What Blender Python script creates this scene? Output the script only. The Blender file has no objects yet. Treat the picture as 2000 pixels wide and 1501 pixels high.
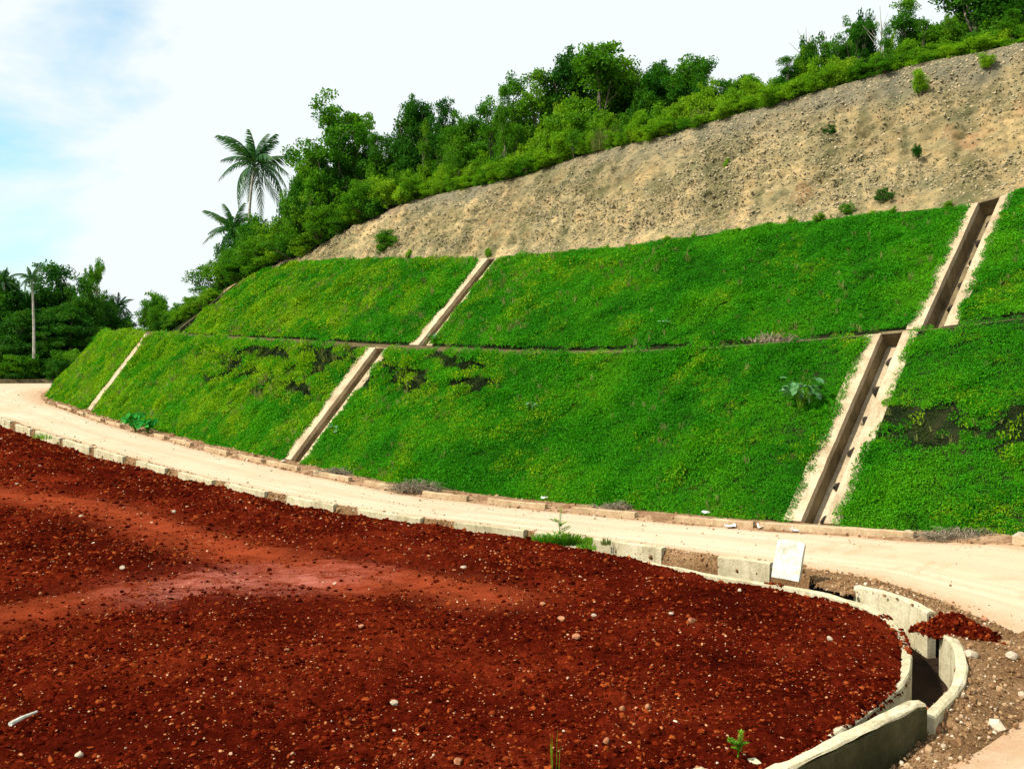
import bpy, math, random
import numpy as np
from mathutils import Vector, Matrix, Euler

random.seed(7); rng = np.random.default_rng(7)
C = bpy.context.scene.collection
SC = bpy.context.scene

# ------------------------------------------------------------------ camera
F = 2000.0; CX, CY = 1000.0, 750.5; H = 6.5
TH = math.atan(100.5 / F)
cam_d = bpy.data.cameras.new('camera'); cam = bpy.data.objects.new('camera', cam_d); C.objects.link(cam)
cam.location = (0, 0, H); cam.rotation_euler = (math.pi/2 - TH, 0, 0)
cam_d.sensor_width = 36; cam_d.lens = 36.0; cam_d.clip_start = 0.1; cam_d.clip_end = 6000
SC.camera = cam

# ------------------------------------------------------------------ world + sun
SUN = Vector((-0.86, -0.36, 0.98)).normalized()
sun_el = math.asin(SUN.z); sun_az = math.atan2(SUN.x, SUN.y)
w = bpy.data.worlds.new('World'); SC.world = w; w.use_nodes = True
nt = w.node_tree; nt.nodes.clear()
def wn(t, **k):
    n = nt.nodes.new(t)
    for a, b in k.items(): setattr(n, a, b)
    return n
sky = wn('ShaderNodeTexSky', sky_type='NISHITA', sun_disc=False, sun_elevation=sun_el, sun_rotation=sun_az,
         air_density=1.0, dust_density=1.0, ozone_density=1.5)
bg = wn('ShaderNodeBackground'); out = wn('ShaderNodeOutputWorld')
tc = wn('ShaderNodeTexCoord'); mp = wn('ShaderNodeMapping'); mp.inputs['Scale'].default_value = (1, 1, 2.6)
n1 = wn('ShaderNodeTexNoise'); n1.inputs['Scale'].default_value = 3.0; n1.inputs['Detail'].default_value = 7; n1.inputs['Roughness'].default_value = .55
n1.inputs['Distortion'].default_value = .3
mp.inputs['Location'].default_value = (1.85, 0.6, 0.35)
r1 = wn('ShaderNodeMapRange'); r1.inputs['From Min'].default_value = .30; r1.inputs['From Max'].default_value = .52
mixc = wn('ShaderNodeMix', data_type='RGBA'); mixc.inputs['B'].default_value = (6.6, 7.1, 7.15, 1)
# one break in the cloud deck low on the left, as in the photograph
dot = wn('ShaderNodeVectorMath', operation='DISTANCE'); dot.inputs[1].default_value = (-.44, .88, .13)
rd = wn('ShaderNodeMapRange'); rd.inputs['From Min'].default_value = .0; rd.inputs['From Max'].default_value = .24
rd.inputs['To Min'].default_value = -.17; rd.inputs['To Max'].default_value = .15; rd.interpolation_type = 'SMOOTHSTEP'
addn = wn('ShaderNodeMath', operation='ADD')
skc = wn('ShaderNodeMix', data_type='RGBA', blend_type='MULTIPLY'); skc.inputs['Factor'].default_value = 1; skc.inputs['B'].default_value = (.95, 1.5, 1.5, 1)
L = nt.links.new
L(tc.outputs['Generated'], mp.inputs['Vector']); L(mp.outputs[0], n1.inputs['Vector'])
L(tc.outputs['Generated'], dot.inputs[0]); L(dot.outputs['Value'], rd.inputs['Value'])
L(n1.outputs['Fac'], addn.inputs[0]); L(rd.outputs[0], addn.inputs[1]); L(addn.outputs[0], r1.inputs['Value'])
L(sky.outputs[0], skc.inputs['A']); L(skc.outputs['Result'], mixc.inputs['A']); L(r1.outputs[0], mixc.inputs['Factor'])
L(mixc.outputs['Result'], bg.inputs['Color']); bg.inputs['Strength'].default_value = 0.1
L(bg.outputs[0], out.inputs[0])
sd = bpy.data.lights.new('sun', 'SUN'); so = bpy.data.objects.new('sun', sd); C.objects.link(so)
sd.energy = 5.0; sd.angle = math.radians(.5); sd.color = (1, .93, .80)
so.rotation_euler = SUN.to_track_quat('Z', 'Y').to_euler(); so.location = (0, 0, 60)
vs = SC.view_settings; vs.view_transform = 'Standard'; vs.look = 'None'; vs.exposure = 0.5; vs.gamma = 1; vs.use_curve_mapping = False
SC.cycles.max_bounces = 6; SC.cycles.diffuse_bounces = 3; SC.cycles.transmission_bounces = 3; SC.cycles.glossy_bounces = 2

# ------------------------------------------------------------------ measuring helpers
ct, st_ = math.cos(TH), math.sin(TH)
def ray(px, py):
    a = (px - CX)/F; b = (CY - py)/F
    return np.array([a, ct + b*st_, -st_ + b*ct])
def P(px, py, z):
    d = ray(px, py); t = (z - H)/d[2]; return np.array([d[0]*t, d[1]*t, z])
def PY(px, py, Y):
    d = ray(px, py); t = Y/d[1]; return np.array([d[0]*t, Y, H + d[2]*t])
def proj(p):
    x, y, z = p[0], p[1], p[2] - H
    depth = y*ct - z*st_; up = y*st_ + z*ct
    return CX + F*x/depth, CY - F*up/depth
def z_at(px_x, py, Y):                       # height of the point at depth Y seen on picture row py
    b = (CY - py)/F
    return H + Y*(-st_ + b*ct)/(ct + b*st_)

def smooth_curve(pts, step=0.5):
    """centripetal-ish Catmull-Rom through pts, resampled by plan arc length"""
    p = np.array(pts, float); p = np.vstack([2*p[0]-p[1], p, 2*p[-1]-p[-2]])
    o = []
    for i in range(1, len(p)-2):
        n = max(4, int(np.linalg.norm(p[i+1][:2]-p[i][:2])/step*2))
        t = np.linspace(0, 1, n, endpoint=False)[:, None]
        a, b, c, d = p[i-1], p[i], p[i+1], p[i+2]
        m1 = (c-a)*.5; m2 = (d-b)*.5
        o.append((2*t**3-3*t**2+1)*b + (t**3-2*t**2+t)*m1 + (-2*t**3+3*t**2)*c + (t**3-t**2)*m2)
    o.append(p[-2][None]); o = np.vstack(o)
    s = np.concatenate([[0], np.cumsum(np.linalg.norm(np.diff(o[:, :2], axis=0), axis=1))])
    n = max(2, int(s[-1]/step)+1); q = np.linspace(0, s[-1], n)
    return np.stack([np.interp(q, s, o[:, k]) for k in range(o.shape[1])], 1), q

# value noise
def _h(ix, iy, seed):
    n = (ix.astype(np.int64)*374761393 + iy.astype(np.int64)*668265263 + seed*974634777) & 0xffffffff
    n = ((n ^ (n >> 13))*1274126177) & 0xffffffff
    return ((n ^ (n >> 16)) & 0xffff)/65535.0
def vnoise(x, y, seed=0):
    ix = np.floor(x); iy = np.floor(y); fx = x-ix; fy = y-iy
    fx = fx*fx*(3-2*fx); fy = fy*fy*(3-2*fy)
    return (_h(ix, iy, seed)*(1-fx)+_h(ix+1, iy, seed)*fx)*(1-fy) + (_h(ix, iy+1, seed)*(1-fx)+_h(ix+1, iy+1, seed)*fx)*fy
def fbm(x, y, seed=0, o=4, g=.5):
    r = 0; a = 1; t = 0
    for k in range(o):
        r = r + a*(vnoise(x*2**k+k*17.3, y*2**k-k*9.1, seed+k)-.5)*2; t += a; a *= g
    return r/t
def poly_dist(pt, line):
    """unsigned distance of points (N,2) to polyline (M,2)"""
    d = np.full(len(pt), 1e9)
    for a, b in zip(line[:-1], line[1:]):
        ab = b-a; t = np.clip(((pt-a)@ab)/max(ab@ab, 1e-9), 0, 1)
        d = np.minimum(d, np.linalg.norm(pt-(a+t[:, None]*ab), axis=1))
    return d
def in_poly(pt, poly):
    x, y = pt[:, 0], pt[:, 1]; ins = np.zeros(len(pt), bool); n = len(poly)
    for i in range(n):
        x1, y1 = poly[i]; x2, y2 = poly[(i+1) % n]
        c = ((y1 > y) != (y2 > y))
        with np.errstate(divide='ignore', invalid='ignore'):
            ins ^= c & (x < (x2-x1)*(y-y1)/(y2-y1+1e-12)+x1)
    return ins

# ------------------------------------------------------------------ object helpers
def tag(o, label=None, cat=None, group=None, kind=None):
    if label: o['label'] = label
    if cat: o['category'] = cat
    if group: o['group'] = group
    if kind: o['kind'] = kind
    return o
def mesh_from(name, v, f, mat=None, smooth=False):
    me = bpy.data.meshes.new(name)
    v = np.asarray(v, np.float32)
    if isinstance(f, np.ndarray):
        k = f.shape[1]; me.vertices.add(len(v)); me.vertices.foreach_set('co', v.ravel())
        me.loops.add(f.size); me.loops.foreach_set('vertex_index', f.ravel().astype(np.int32))
        me.polygons.add(len(f)); me.polygons.foreach_set('loop_start', np.arange(0, f.size, k, dtype=np.int32))
        me.update(calc_edges=True)
    else:
        me.from_pydata([tuple(map(float, a)) for a in v], [], f); me.update()
    if mat: me.materials.append(mat)
    if smooth: me.polygons.foreach_set('use_smooth', [True]*len(me.polygons))
    return me
def obj(name, me, parent=None, loc=None):
    o = bpy.data.objects.new(name, me); C.objects.link(o)
    if parent: o.parent = parent
    if loc is not None: o.location = loc
    return o
def empty(name, loc=(0, 0, 0)):
    o = bpy.data.objects.new(name, None); C.objects.link(o); o.location = loc; o.empty_display_size = .3; return o
def grid_faces(nr, nc, keep=None):
    i = np.arange(nr-1)[:, None]*nc + np.arange(nc-1)[None]
    f = np.stack([i, i+1, i+nc+1, i+nc], -1).reshape(-1, 4)
    if keep is not None: f = f[keep.reshape(-1)]
    return f
def center(v):
    v = np.asarray(v, float); lo, hi = v.min(0), v.max(0); c = (lo+hi)/2; c[2] = lo[2]
    return v-c, c
def solid(name, v, f, mat, parent=None, smooth=False):
    """mesh with world coordinates, origin moved to its own base"""
    if parent is None:
        vv, c = center(v); o = obj(name, mesh_from(name, vv, f, mat, smooth)); o.location = c
    else:
        vv = np.asarray(v, float) - np.array(parent.location)
        o = obj(name, mesh_from(name, vv, f, mat, smooth), parent)
    return o

class MB:
    def __init__(s): s.v = []; s.f = []
    def add(s, v, f):
        n = len(s.v); s.v += [tuple(map(float, p)) for p in v]; s.f += [tuple(i+n for i in q) for q in f]
    def tube(s, pts, rad, n=6, cap=True):
        pts = [Vector(p) for p in pts]; rings = []
        for i, p in enumerate(pts):
            d = (pts[min(i+1, len(pts)-1)]-pts[max(i-1, 0)]).normalized()
            a = d.orthogonal().normalized() if i == 0 else (a - d*a.dot(d)).normalized()
            b = d.cross(a); r = rad[i] if hasattr(rad, '__len__') else rad
            rings.append([p + a*(r*math.cos(2*math.pi*k/n)) + b*(r*math.sin(2*math.pi*k/n)) for k in range(n)])
        v = [q for r in rings for q in r]; f = []
        for i in range(len(pts)-1):
            for k in range(n): f.append((i*n+k, i*n+(k+1) % n, (i+1)*n+(k+1) % n, (i+1)*n+k))
        if cap: f.append(tuple(range(n))[::-1]); f.append(tuple(range((len(pts)-1)*n, len(pts)*n)))
        s.add(v, f)
    def rock(s, c, r, seed, squash=.7, sub=1):
        v, f = rock_vf(seed, sub); v = v*np.array([1, 1, squash])*r + np.array(c); s.add(v, f)
    def build(s, name, mat, parent=None, smooth=False): return solid(name, s.v, s.f, mat, parent, smooth)

_t = (1+5**.5)/2
ICO_V = np.array([(-1,_t,0),(1,_t,0),(-1,-_t,0),(1,-_t,0),(0,-1,_t),(0,1,_t),(0,-1,-_t),(0,1,-_t),(_t,0,-1),(_t,0,1),(-_t,0,-1),(-_t,0,1)])/math.hypot(1,_t)
ICO_F = [(0,11,5),(0,5,1),(0,1,7),(0,7,10),(0,10,11),(1,5,9),(5,11,4),(11,10,2),(10,7,6),(7,1,8),(3,9,4),(3,4,2),(3,2,6),(3,6,8),(3,8,9),(4,9,5),(2,4,11),(6,2,10),(8,6,7),(9,8,1)]
def rock_vf(seed, sub=0):
    r = np.random.default_rng(seed); v = [tuple(a) for a in ICO_V]; f = list(ICO_F)
    for _ in range(sub):
        mid = {}; nf = []
        def m(a, b):
            k = (min(a, b), max(a, b))
            if k not in mid:
                p = (np.array(v[a])+np.array(v[b])); v.append(tuple(p/np.linalg.norm(p))); mid[k] = len(v)-1
            return mid[k]
        for a, b, c in f:
            x, y, z = m(a, b), m(b, c), m(c, a); nf += [(a, x, z), (b, y, x), (c, z, y), (x, y, z)]
        f = nf
    v = np.array(v)
    # cut by a few planes for angular stone faces, then jitter
    for _ in range(7):
        n = r.normal(size=3); n /= np.linalg.norm(n); d = r.uniform(.55, .85)
        e = np.maximum(v@n-d, 0); v = v-e[:, None]*n
    v = v*r.uniform(.75, 1.2, 3) + r.normal(size=v.shape)*.04
    return v, f

# ------------------------------------------------------------------ materials
def mat_new(name):
    m = bpy.data.materials.new(name); m.use_nodes = True; t = m.node_tree; t.nodes.clear()
    o = t.nodes.new('ShaderNodeOutputMaterial'); b = t.nodes.new('ShaderNodeBsdfPrincipled'); t.links.new(b.outputs[0], o.inputs[0])
    b.inputs['Specular IOR Level'].default_value = .06
    return m, t, b, o
def noise_n(t, scale, detail=5, rough=.55, vec=None, dist=0):
    n = t.nodes.new('ShaderNodeTexNoise'); n.inputs['Scale'].default_value = scale; n.inputs['Detail'].default_value = detail
    n.inputs['Roughness'].default_value = rough; n.inputs['Distortion'].default_value = dist
    if vec is not None: t.links.new(vec, n.inputs['Vector'])
    return n.outputs['Fac']
def ramp(t, fac, stops):
    r = t.nodes.new('ShaderNodeValToRGB'); e = r.color_ramp.elements
    while len(e) < len(stops): e.new(.5)
    for q, (p, c) in zip(e, stops): q.position = p; q.color = (*c, 1)
    t.links.new(fac, r.inputs['Fac']); return r.outputs['Color']
def mixn(t, fac, a, b, mode='MIX'):
    m = t.nodes.new('ShaderNodeMix'); m.data_type = 'RGBA'; m.blend_type = mode
    for s, v in (('Factor', fac), ('A', a), ('B', b)):
        i = m.inputs[s]
        if isinstance(v, (int, float)): i.default_value = v
        elif isinstance(v, tuple): i.default_value = (*v, 1)
        else: t.links.new(v, i)
    return m.outputs['Result']
def pos(t): return t.nodes.new('ShaderNodeNewGeometry').outputs['Position']
def maprange(t, v, a, b, c=0, d=1):
    m = t.nodes.new('ShaderNodeMapRange'); t.links.new(v, m.inputs['Value'])
    for k, x in zip(('From Min', 'From Max', 'To Min', 'To Max'), (a, b, c, d)): m.inputs[k].default_value = x
    return m.outputs[0]
def scalev(t, vec, s, rot=(0, 0, 0)):
    m = t.nodes.new('ShaderNodeMapping'); m.inputs['Scale'].default_value = s; m.inputs['Rotation'].default_value = rot
    t.links.new(vec, m.inputs['Vector']); return m.outputs[0]
def bump(t, b, h, strength=.5, dist=.05):
    n = t.nodes.new('ShaderNodeBump'); n.inputs['Strength'].default_value = strength; n.inputs['Distance'].default_value = dist
    t.links.new(h, n.inputs['Height']); t.links.new(n.outputs[0], b.inputs['Normal'])
def attr(t, name):
    a = t.nodes.new('ShaderNodeAttribute'); a.attribute_name = name; return a.outputs['Fac']

def leaf_mat(name, dark, mid, light, big=.25, trans=.3, rough=.6, spec=.08, twig=None):
    m, t, b, o = mat_new(name)
    p = pos(t)
    n = noise_n(t, big, 4, .6, p)
    c = ramp(t, n, [(.36, dark), (.5, mid), (.66, light)])
    oi = t.nodes.new('ShaderNodeObjectInfo').outputs['Random']
    c2 = ramp(t, oi, [(0, dark), (.5, mid), (1, light)])
    c = mixn(t, .28, c, c2)
    f = noise_n(t, 9, 2, .5, p)
    c = mixn(t, 1.0, c, ramp(t, f, [(.35, (.65, .7, .6)), (.65, (1.3, 1.25, 1.2))]), 'MULTIPLY')
    t.links.new(c, b.inputs['Base Color']); b.inputs['Roughness'].default_value = rough
    b.inputs['Specular IOR Level'].default_value = spec
    tr = t.nodes.new('ShaderNodeBsdfTranslucent')
    c3 = mixn(t, 1.0, c, (1.25, 1.3, .5), 'MULTIPLY'); t.links.new(c3, tr.inputs['Color'])
    ms = t.nodes.new('ShaderNodeMixShader'); ms.inputs[0].default_value = trans
    t.links.new(b.outputs[0], ms.inputs[1]); t.links.new(tr.outputs[0], ms.inputs[2]); t.links.new(ms.outputs[0], o.inputs[0])
    return m
def basic(name, stops, scale, rough=.9, bs=.4, bd=.03, bscale=None, second=None, spec=.04):
    m, t, b, o = mat_new(name); p = pos(t)
    c = ramp(t, noise_n(t, scale, 6, .6, p), stops)
    if second:
        sc, st2 = second; c = mixn(t, 1.0, c, ramp(t, noise_n(t, sc, 4, .6, p), st2), 'MULTIPLY')
    t.links.new(c, b.inputs['Base Color']); b.inputs['Roughness'].default_value = rough; b.inputs['Specular IOR Level'].default_value = spec
    bump(t, b, noise_n(t, bscale or scale*5, 6, .65, p), bs, bd)
    return m

M = {}
M['creeper'] = leaf_mat('creeper_leaves', (.016, .165, .003), (.038, .255, .004), (.09, .33, .005), .35, .35)
M['creeper_y'] = leaf_mat('creeper_clump_leaves', (.085, .23, .004), (.165, .34, .006), (.27, .42, .010), .6, .35)
M['slope_soil'] = basic('slope_soil', [(.35, (.008, .014, .005)), (.55, (.014, .020, .007)), (.75, (.030, .024, .012))], .8, bscale=6)
M['leaf_dark'] = leaf_mat('dark_tree_leaves', (.010, .070, .006), (.026, .12, .007), (.065, .18, .010), .3, .36)
M['leaf_mid'] = leaf_mat('tree_leaves', (.022, .12, .005), (.06, .20, .007), (.13, .28, .012), .35, .42)
M['leaf_light'] = leaf_mat('shrub_leaves', (.065, .20, .006), (.14, .31, .010), (.24, .40, .018), .5, .45)
M['leaf_blue'] = leaf_mat('blue_green_leaves', (.03, .12, .035), (.06, .20, .06), (.13, .30, .12), 1.5, .2, .45, .4)
M['blackish'] = leaf_mat('blackish_leaves', (.006, .014, .004), (.014, .034, .008), (.05, .075, .015), 1.2, .1)  # near-black green tufts for the dark patches of the lower bank
M['leaf_round'] = leaf_mat('bright_round_leaves', (.01, .16, .02), (.02, .26, .03), (.04, .36, .05), 1.5, .3)
M['grass_dry'] = leaf_mat('tall_grass', (.09, .13, .03), (.17, .21, .055), (.26, .28, .10), 2, .3)
M['grass_green'] = leaf_mat('weed_grass', (.06, .20, .012), (.14, .34, .02), (.24, .44, .04), 3, .45)
M['palm'] = leaf_mat('palm_leaf', (.016, .075, .022), (.032, .12, .032), (.08, .17, .035), .5, .3, .5, .25)
M['bark'] = basic('bark', [(.35, (.10, .085, .06)), (.65, (.24, .21, .16))], 3, bscale=14)
M['bark_pale'] = basic('palm_bark', [(.35, (.26, .25, .21)), (.65, (.48, .46, .40))], 2, bscale=10)
M['twig'] = basic('dry_twigs', [(.35, (.10, .085, .055)), (.65, (.25, .21, .15))], 6)
M['dirt'] = basic('verge_dirt', [(.3, (.15, .085, .045)), (.5, (.27, .165, .09)), (.7, (.42, .30, .18))], 1.2, bscale=12, bd=.06, bs=.8,
                  second=(9, [(.3, (.55, .5, .5)), (.7, (1.25, 1.2, 1.2))]))
M['gravel'] = basic('gravel_ground', [(.3, (.13, .07, .032)), (.5, (.21, .125, .062)), (.72, (.31, .20, .11))], .9, bscale=14, bd=.08, bs=.9,
                    second=(16, [(.3, (.45, .42, .4)), (.7, (1.35, 1.3, 1.25))]))
M['bench'] = basic('bench_earth', [(.3, (.045, .05, .018)), (.5, (.10, .075, .035)), (.72, (.17, .12, .06))], 1.5, bscale=8)
M['ground'] = basic('base_ground', [(.35, (.05, .06, .02)), (.65, (.12, .09, .045))], .15, bscale=2)
M['ditch'] = basic('ditch_mud_shade', [(.35, (.014, .009, .006)), (.65, (.04, .022, .014))], 1.5, bscale=8)  # mud coloured near black to put the shade of the ditch into it
M['forest_floor'] = basic('forest_floor', [(.35, (.02, .03, .012)), (.65, (.05, .06, .02))], .4, bscale=2)
M['red_stone'] = basic('red_stone', [(.35, (.20, .075, .035)), (.65, (.40, .19, .10))], 5)
M['pale_stone'] = basic('pale_stone', [(.3, (.30, .24, .17)), (.7, (.48, .40, .30))], 6, bscale=20)
M['white_board'] = basic('white_slab', [(.3, (.42, .41, .33)), (.5, (.62, .62, .55)), (.7, (.70, .70, .64))], 2.2, bscale=22, bs=.6, bd=.02, second=(7, [(.3, (.72, .70, .62)), (.6, (1.05, 1.05, 1.05))]))
M['metal_dark'] = basic('dark_rusty_stub', [(.35, (.015, .014, .012)), (.65, (.05, .04, .03))], 8)
M['litter'] = basic('white_litter', [(.3, (.62, .62, .62)), (.7, (.85, .85, .86))], 10)

def concrete(name, a, b_, c_, stain=(.55, .48, .36), stripes=True):
    m, t, b, o = mat_new(name); p = pos(t)
    c = ramp(t, noise_n(t, .9, 7, .62, p), [(.3, a), (.5, b_), (.72, c_)])
    if stripes:   # vertical run-off streaks
        v = scalev(t, p, (3.2, 3.2, .6)); f = noise_n(t, 1.3, 8, .75, v, .6)
        c = mixn(t, maprange(t, f, .48, .70, 0, .65), c, mixn(t, 1, c, stain, 'MULTIPLY'))
        f3 = noise_n(t, 2.3, 8, .75, p, 1.5); c = mixn(t, maprange(t, f3, .56, .70, 0, .6), c, (.17, .13, .08))
        f4 = noise_n(t, 3.1, 3, .5, scalev(t, p, (1, 1, 1), (.3, .2, .4)), 3.0); c = mixn(t, maprange(t, f4, .497, .503, 1, 0), c, c) if False else c
    f2 = noise_n(t, 14, 5, .7, p)
    c = mixn(t, 1.0, c, ramp(t, f2, [(.3, (.78, .77, .75)), (.65, (1.12, 1.12, 1.12))]), 'MULTIPLY')
    t.links.new(c, b.inputs['Base Color']); b.inputs['Roughness'].default_value = .92
    bump(t, b, noise_n(t, 18, 8, .7, p), .6, .03)
    return m
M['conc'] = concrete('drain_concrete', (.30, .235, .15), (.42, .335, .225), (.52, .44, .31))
M['conc_old_shade'] = concrete('stained_shade_concrete', (.085, .065, .035), (.16, .125, .068), (.26, .205, .12), (.45, .38, .28))  # stained tone, darkened again so the colour carries the channel shade
M['conc_kerb'] = concrete('kerb_concrete', (.30, .21, .12), (.42, .31, .19), (.50, .40, .27))
M['conc_wall'] = concrete('ditch_wall_concrete', (.34, .30, .19), (.48, .43, .29), (.60, .55, .40), (.48, .42, .27))

M['conc_moss_shade'] = concrete('mossy_shade_concrete', (.022, .022, .010), (.05, .048, .022), (.10, .09, .045), (.5, .55, .35), False)  # mossy olive, kept near black so the colour carries the shade
def road_mat():
    m, t, b, o = mat_new('road_concrete'); p = pos(t)
    uv = t.nodes.new('ShaderNodeUVMap').outputs[0]
    str_ = noise_n(t, 1.0, 6, .6, scalev(t, uv, (.10, 7.0, 1)))        # streaks along the lane
    c = ramp(t, str_, [(.3, (.39, .325, .225)), (.5, (.47, .41, .30)), (.7, (.54, .48, .37))])
    sx = t.nodes.new('ShaderNodeSeparateXYZ'); t.links.new(uv, sx.inputs[0])
    wob = t.nodes.new('ShaderNodeMath'); wob.operation = 'MULTIPLY_ADD'; t.links.new(noise_n(t, .25, 2, .5, p), wob.inputs[0]); wob.inputs[1].default_value = .9; t.links.new(sx.outputs['Y'], wob.inputs[2])
    wv = t.nodes.new('ShaderNodeMath'); wv.operation = 'SINE'; m2 = t.nodes.new('ShaderNodeMath'); m2.operation = 'MULTIPLY'; t.links.new(wob.outputs[0], m2.inputs[0]); m2.inputs[1].default_value = 3.6; t.links.new(m2.outputs[0], wv.inputs[0])
    c = mixn(t, maprange(t, wv.outputs[0], .35, 1, 0, .5), c, (.40, .31, .21))
    big = noise_n(t, .12, 5, .55, p)
    c = mixn(t, maprange(t, big, .35, .65, 0, .6), c, (.48, .35, .23))
    mud = noise_n(t, .55, 7, .7, p, .8); c = mixn(t, maprange(t, mud, .56, .72, 0, .55), c, (.36, .22, .12))
    ed = attr(t, 'edge'); en = noise_n(t, .8, 5, .7, p)
    ma = t.nodes.new('ShaderNodeMath'); ma.operation = 'MULTIPLY'; t.links.new(ed, ma.inputs[0]); t.links.new(maprange(t, en, .3, .65, .2, 1.2), ma.inputs[1])
    c = mixn(t, ma.outputs[0], c, (.38, .23, .13))
    f2 = noise_n(t, 22, 5, .7, p); c = mixn(t, 1.0, c, ramp(t, f2, [(.3, (.9, .89, .88)), (.7, (1.06, 1.06, 1.06))]), 'MULTIPLY')
    t.links.new(c, b.inputs['Base Color']); b.inputs['Roughness'].default_value = .9
    bump(t, b, noise_n(t, 12, 7, .7, p), .35, .02); return m
M['road'] = road_mat()

def soil_mat():
    m, t, b, o = mat_new('red_earth'); p = pos(t)
    c = ramp(t, noise_n(t, .35, 7, .65, p), [(.3, (.024, .0022, .0011)), (.5, (.058, .0050, .0018)), (.7, (.125, .015, .0045))])
    f = noise_n(t, 7, 6, .75, p); c = mixn(t, 1.0, c, ramp(t, f, [(.3, (.45, .4, .4)), (.5, (1, 1, 1)), (.7, (2.1, 2.2, 2.2))]), 'MULTIPLY')
    d = attr(t, 'dust'); en = noise_n(t, 1.9, 9, .82, scalev(t, p, (.6, 1.3, 1)))
    ma = t.nodes.new('ShaderNodeMath'); ma.operation = 'MULTIPLY'; ma.use_clamp = True; t.links.new(d, ma.inputs[0]); t.links.new(maprange(t, en, .28, .62, .1, 1.25), ma.inputs[1])
    c = mixn(t, ma.outputs[0], c, (.23, .040, .014))
    d2 = attr(t, 'pink'); mb = t.nodes.new('ShaderNodeMath'); mb.operation = 'MULTIPLY'; mb.use_clamp = True
    t.links.new(d2, mb.inputs[0]); t.links.new(maprange(t, en, .42, .62, 0, 1.0), mb.inputs[1])
    c = mixn(t, mb.outputs[0], c, (.36, .12, .09))
    t.links.new(c, b.inputs['Base Color']); b.inputs['Roughness'].default_value = .95; b.inputs['Specular IOR Level'].default_value = 0
    bump(t, b, noise_n(t, 16, 8, .75, p), .9, .06); return m
M['soil'] = soil_mat()
def inst_mat(name, stops, rough=.95):
    m, t, b, o = mat_new(name); oi = t.nodes.new('ShaderNodeObjectInfo').outputs['Random']
    c = ramp(t, oi, stops); p = pos(t)
    c = mixn(t, 1.0, c, ramp(t, noise_n(t, 25, 4, .6, p), [(.3, (.7, .7, .7)), (.7, (1.2, 1.2, 1.2))]), 'MULTIPLY')
    t.links.new(c, b.inputs['Base Color']); b.inputs['Roughness'].default_value = rough; b.inputs['Specular IOR Level'].default_value = 0
    return m
M['clod'] = inst_mat('earth_clods', [(0, (.018, .0020, .001)), (.45, (.060, .0050, .0017)), (.8, (.125, .014, .0035)), (1, (.26, .055, .012))])
M['pebble'] = inst_mat('pale_pebbles', [(0, (.22, .055, .016)), (.35, (.34, .11, .035)), (.75, (.44, .21, .10)), (.93, (.5, .33, .2)), (1, (.62, .5, .38))])
M['rubble'] = inst_mat('rubble_stones', [(0, (.13, .065, .03)), (.5, (.25, .145, .07)), (.88, (.37, .25, .14)), (1, (.56, .47, .36))])
M['rockchip'] = inst_mat('rock_chips', [(0, (.10, .10, .06)), (.4, (.20, .17, .10)), (.8, (.33, .27, .165)), (1, (.43, .345, .22))])
def rock_mat():
    m, t, b, o = mat_new('cut_rock'); p = pos(t)
    c = ramp(t, noise_n(t, .16, 6, .6, p, .6), [(.32, (.235, .195, .11)), (.5, (.325, .27, .155)), (.68, (.43, .355, .215))])
    f = noise_n(t, 2.6, 8, .75, scalev(t, p, (1, 1, 1.4)))
    c = mixn(t, 1.0, c, ramp(t, f, [(.36, (.30, .33, .30)), (.47, (.8, .81, .78)), (.66, (1.2, 1.17, 1.12))]), 'MULTIPLY')
    g = noise_n(t, .45, 6, .65, p); c = mixn(t, maprange(t, g, .45, .64, 0, .75), c, (.15, .155, .09))
    c = mixn(t, 1.0, c, ramp(t, attr(t, 'streak'), [(.1, (.60, .62, .52)), (.5, (1.02, .98, .92)), (.9, (1.32, 1.18, 1.04))]), 'MULTIPLY')
    top = attr(t, 'weather'); c = mixn(t, top, c, (.15, .145, .115))
    rr = noise_n(t, .22, 5, .6, scalev(t, p, (1, 1, 1), (1, 2, .5))); c = mixn(t, maprange(t, rr, .60, .72, 0, .6), c, (.42, .20, .10))
    t.links.new(c, b.inputs['Base Color']); b.inputs['Roughness'].default_value = .95; b.inputs['Specular IOR Level'].default_value = 0
    bump(t, b, noise_n(t, 7, 9, .75, p), .9, .12); return m
M['rock'] = rock_mat()

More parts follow.
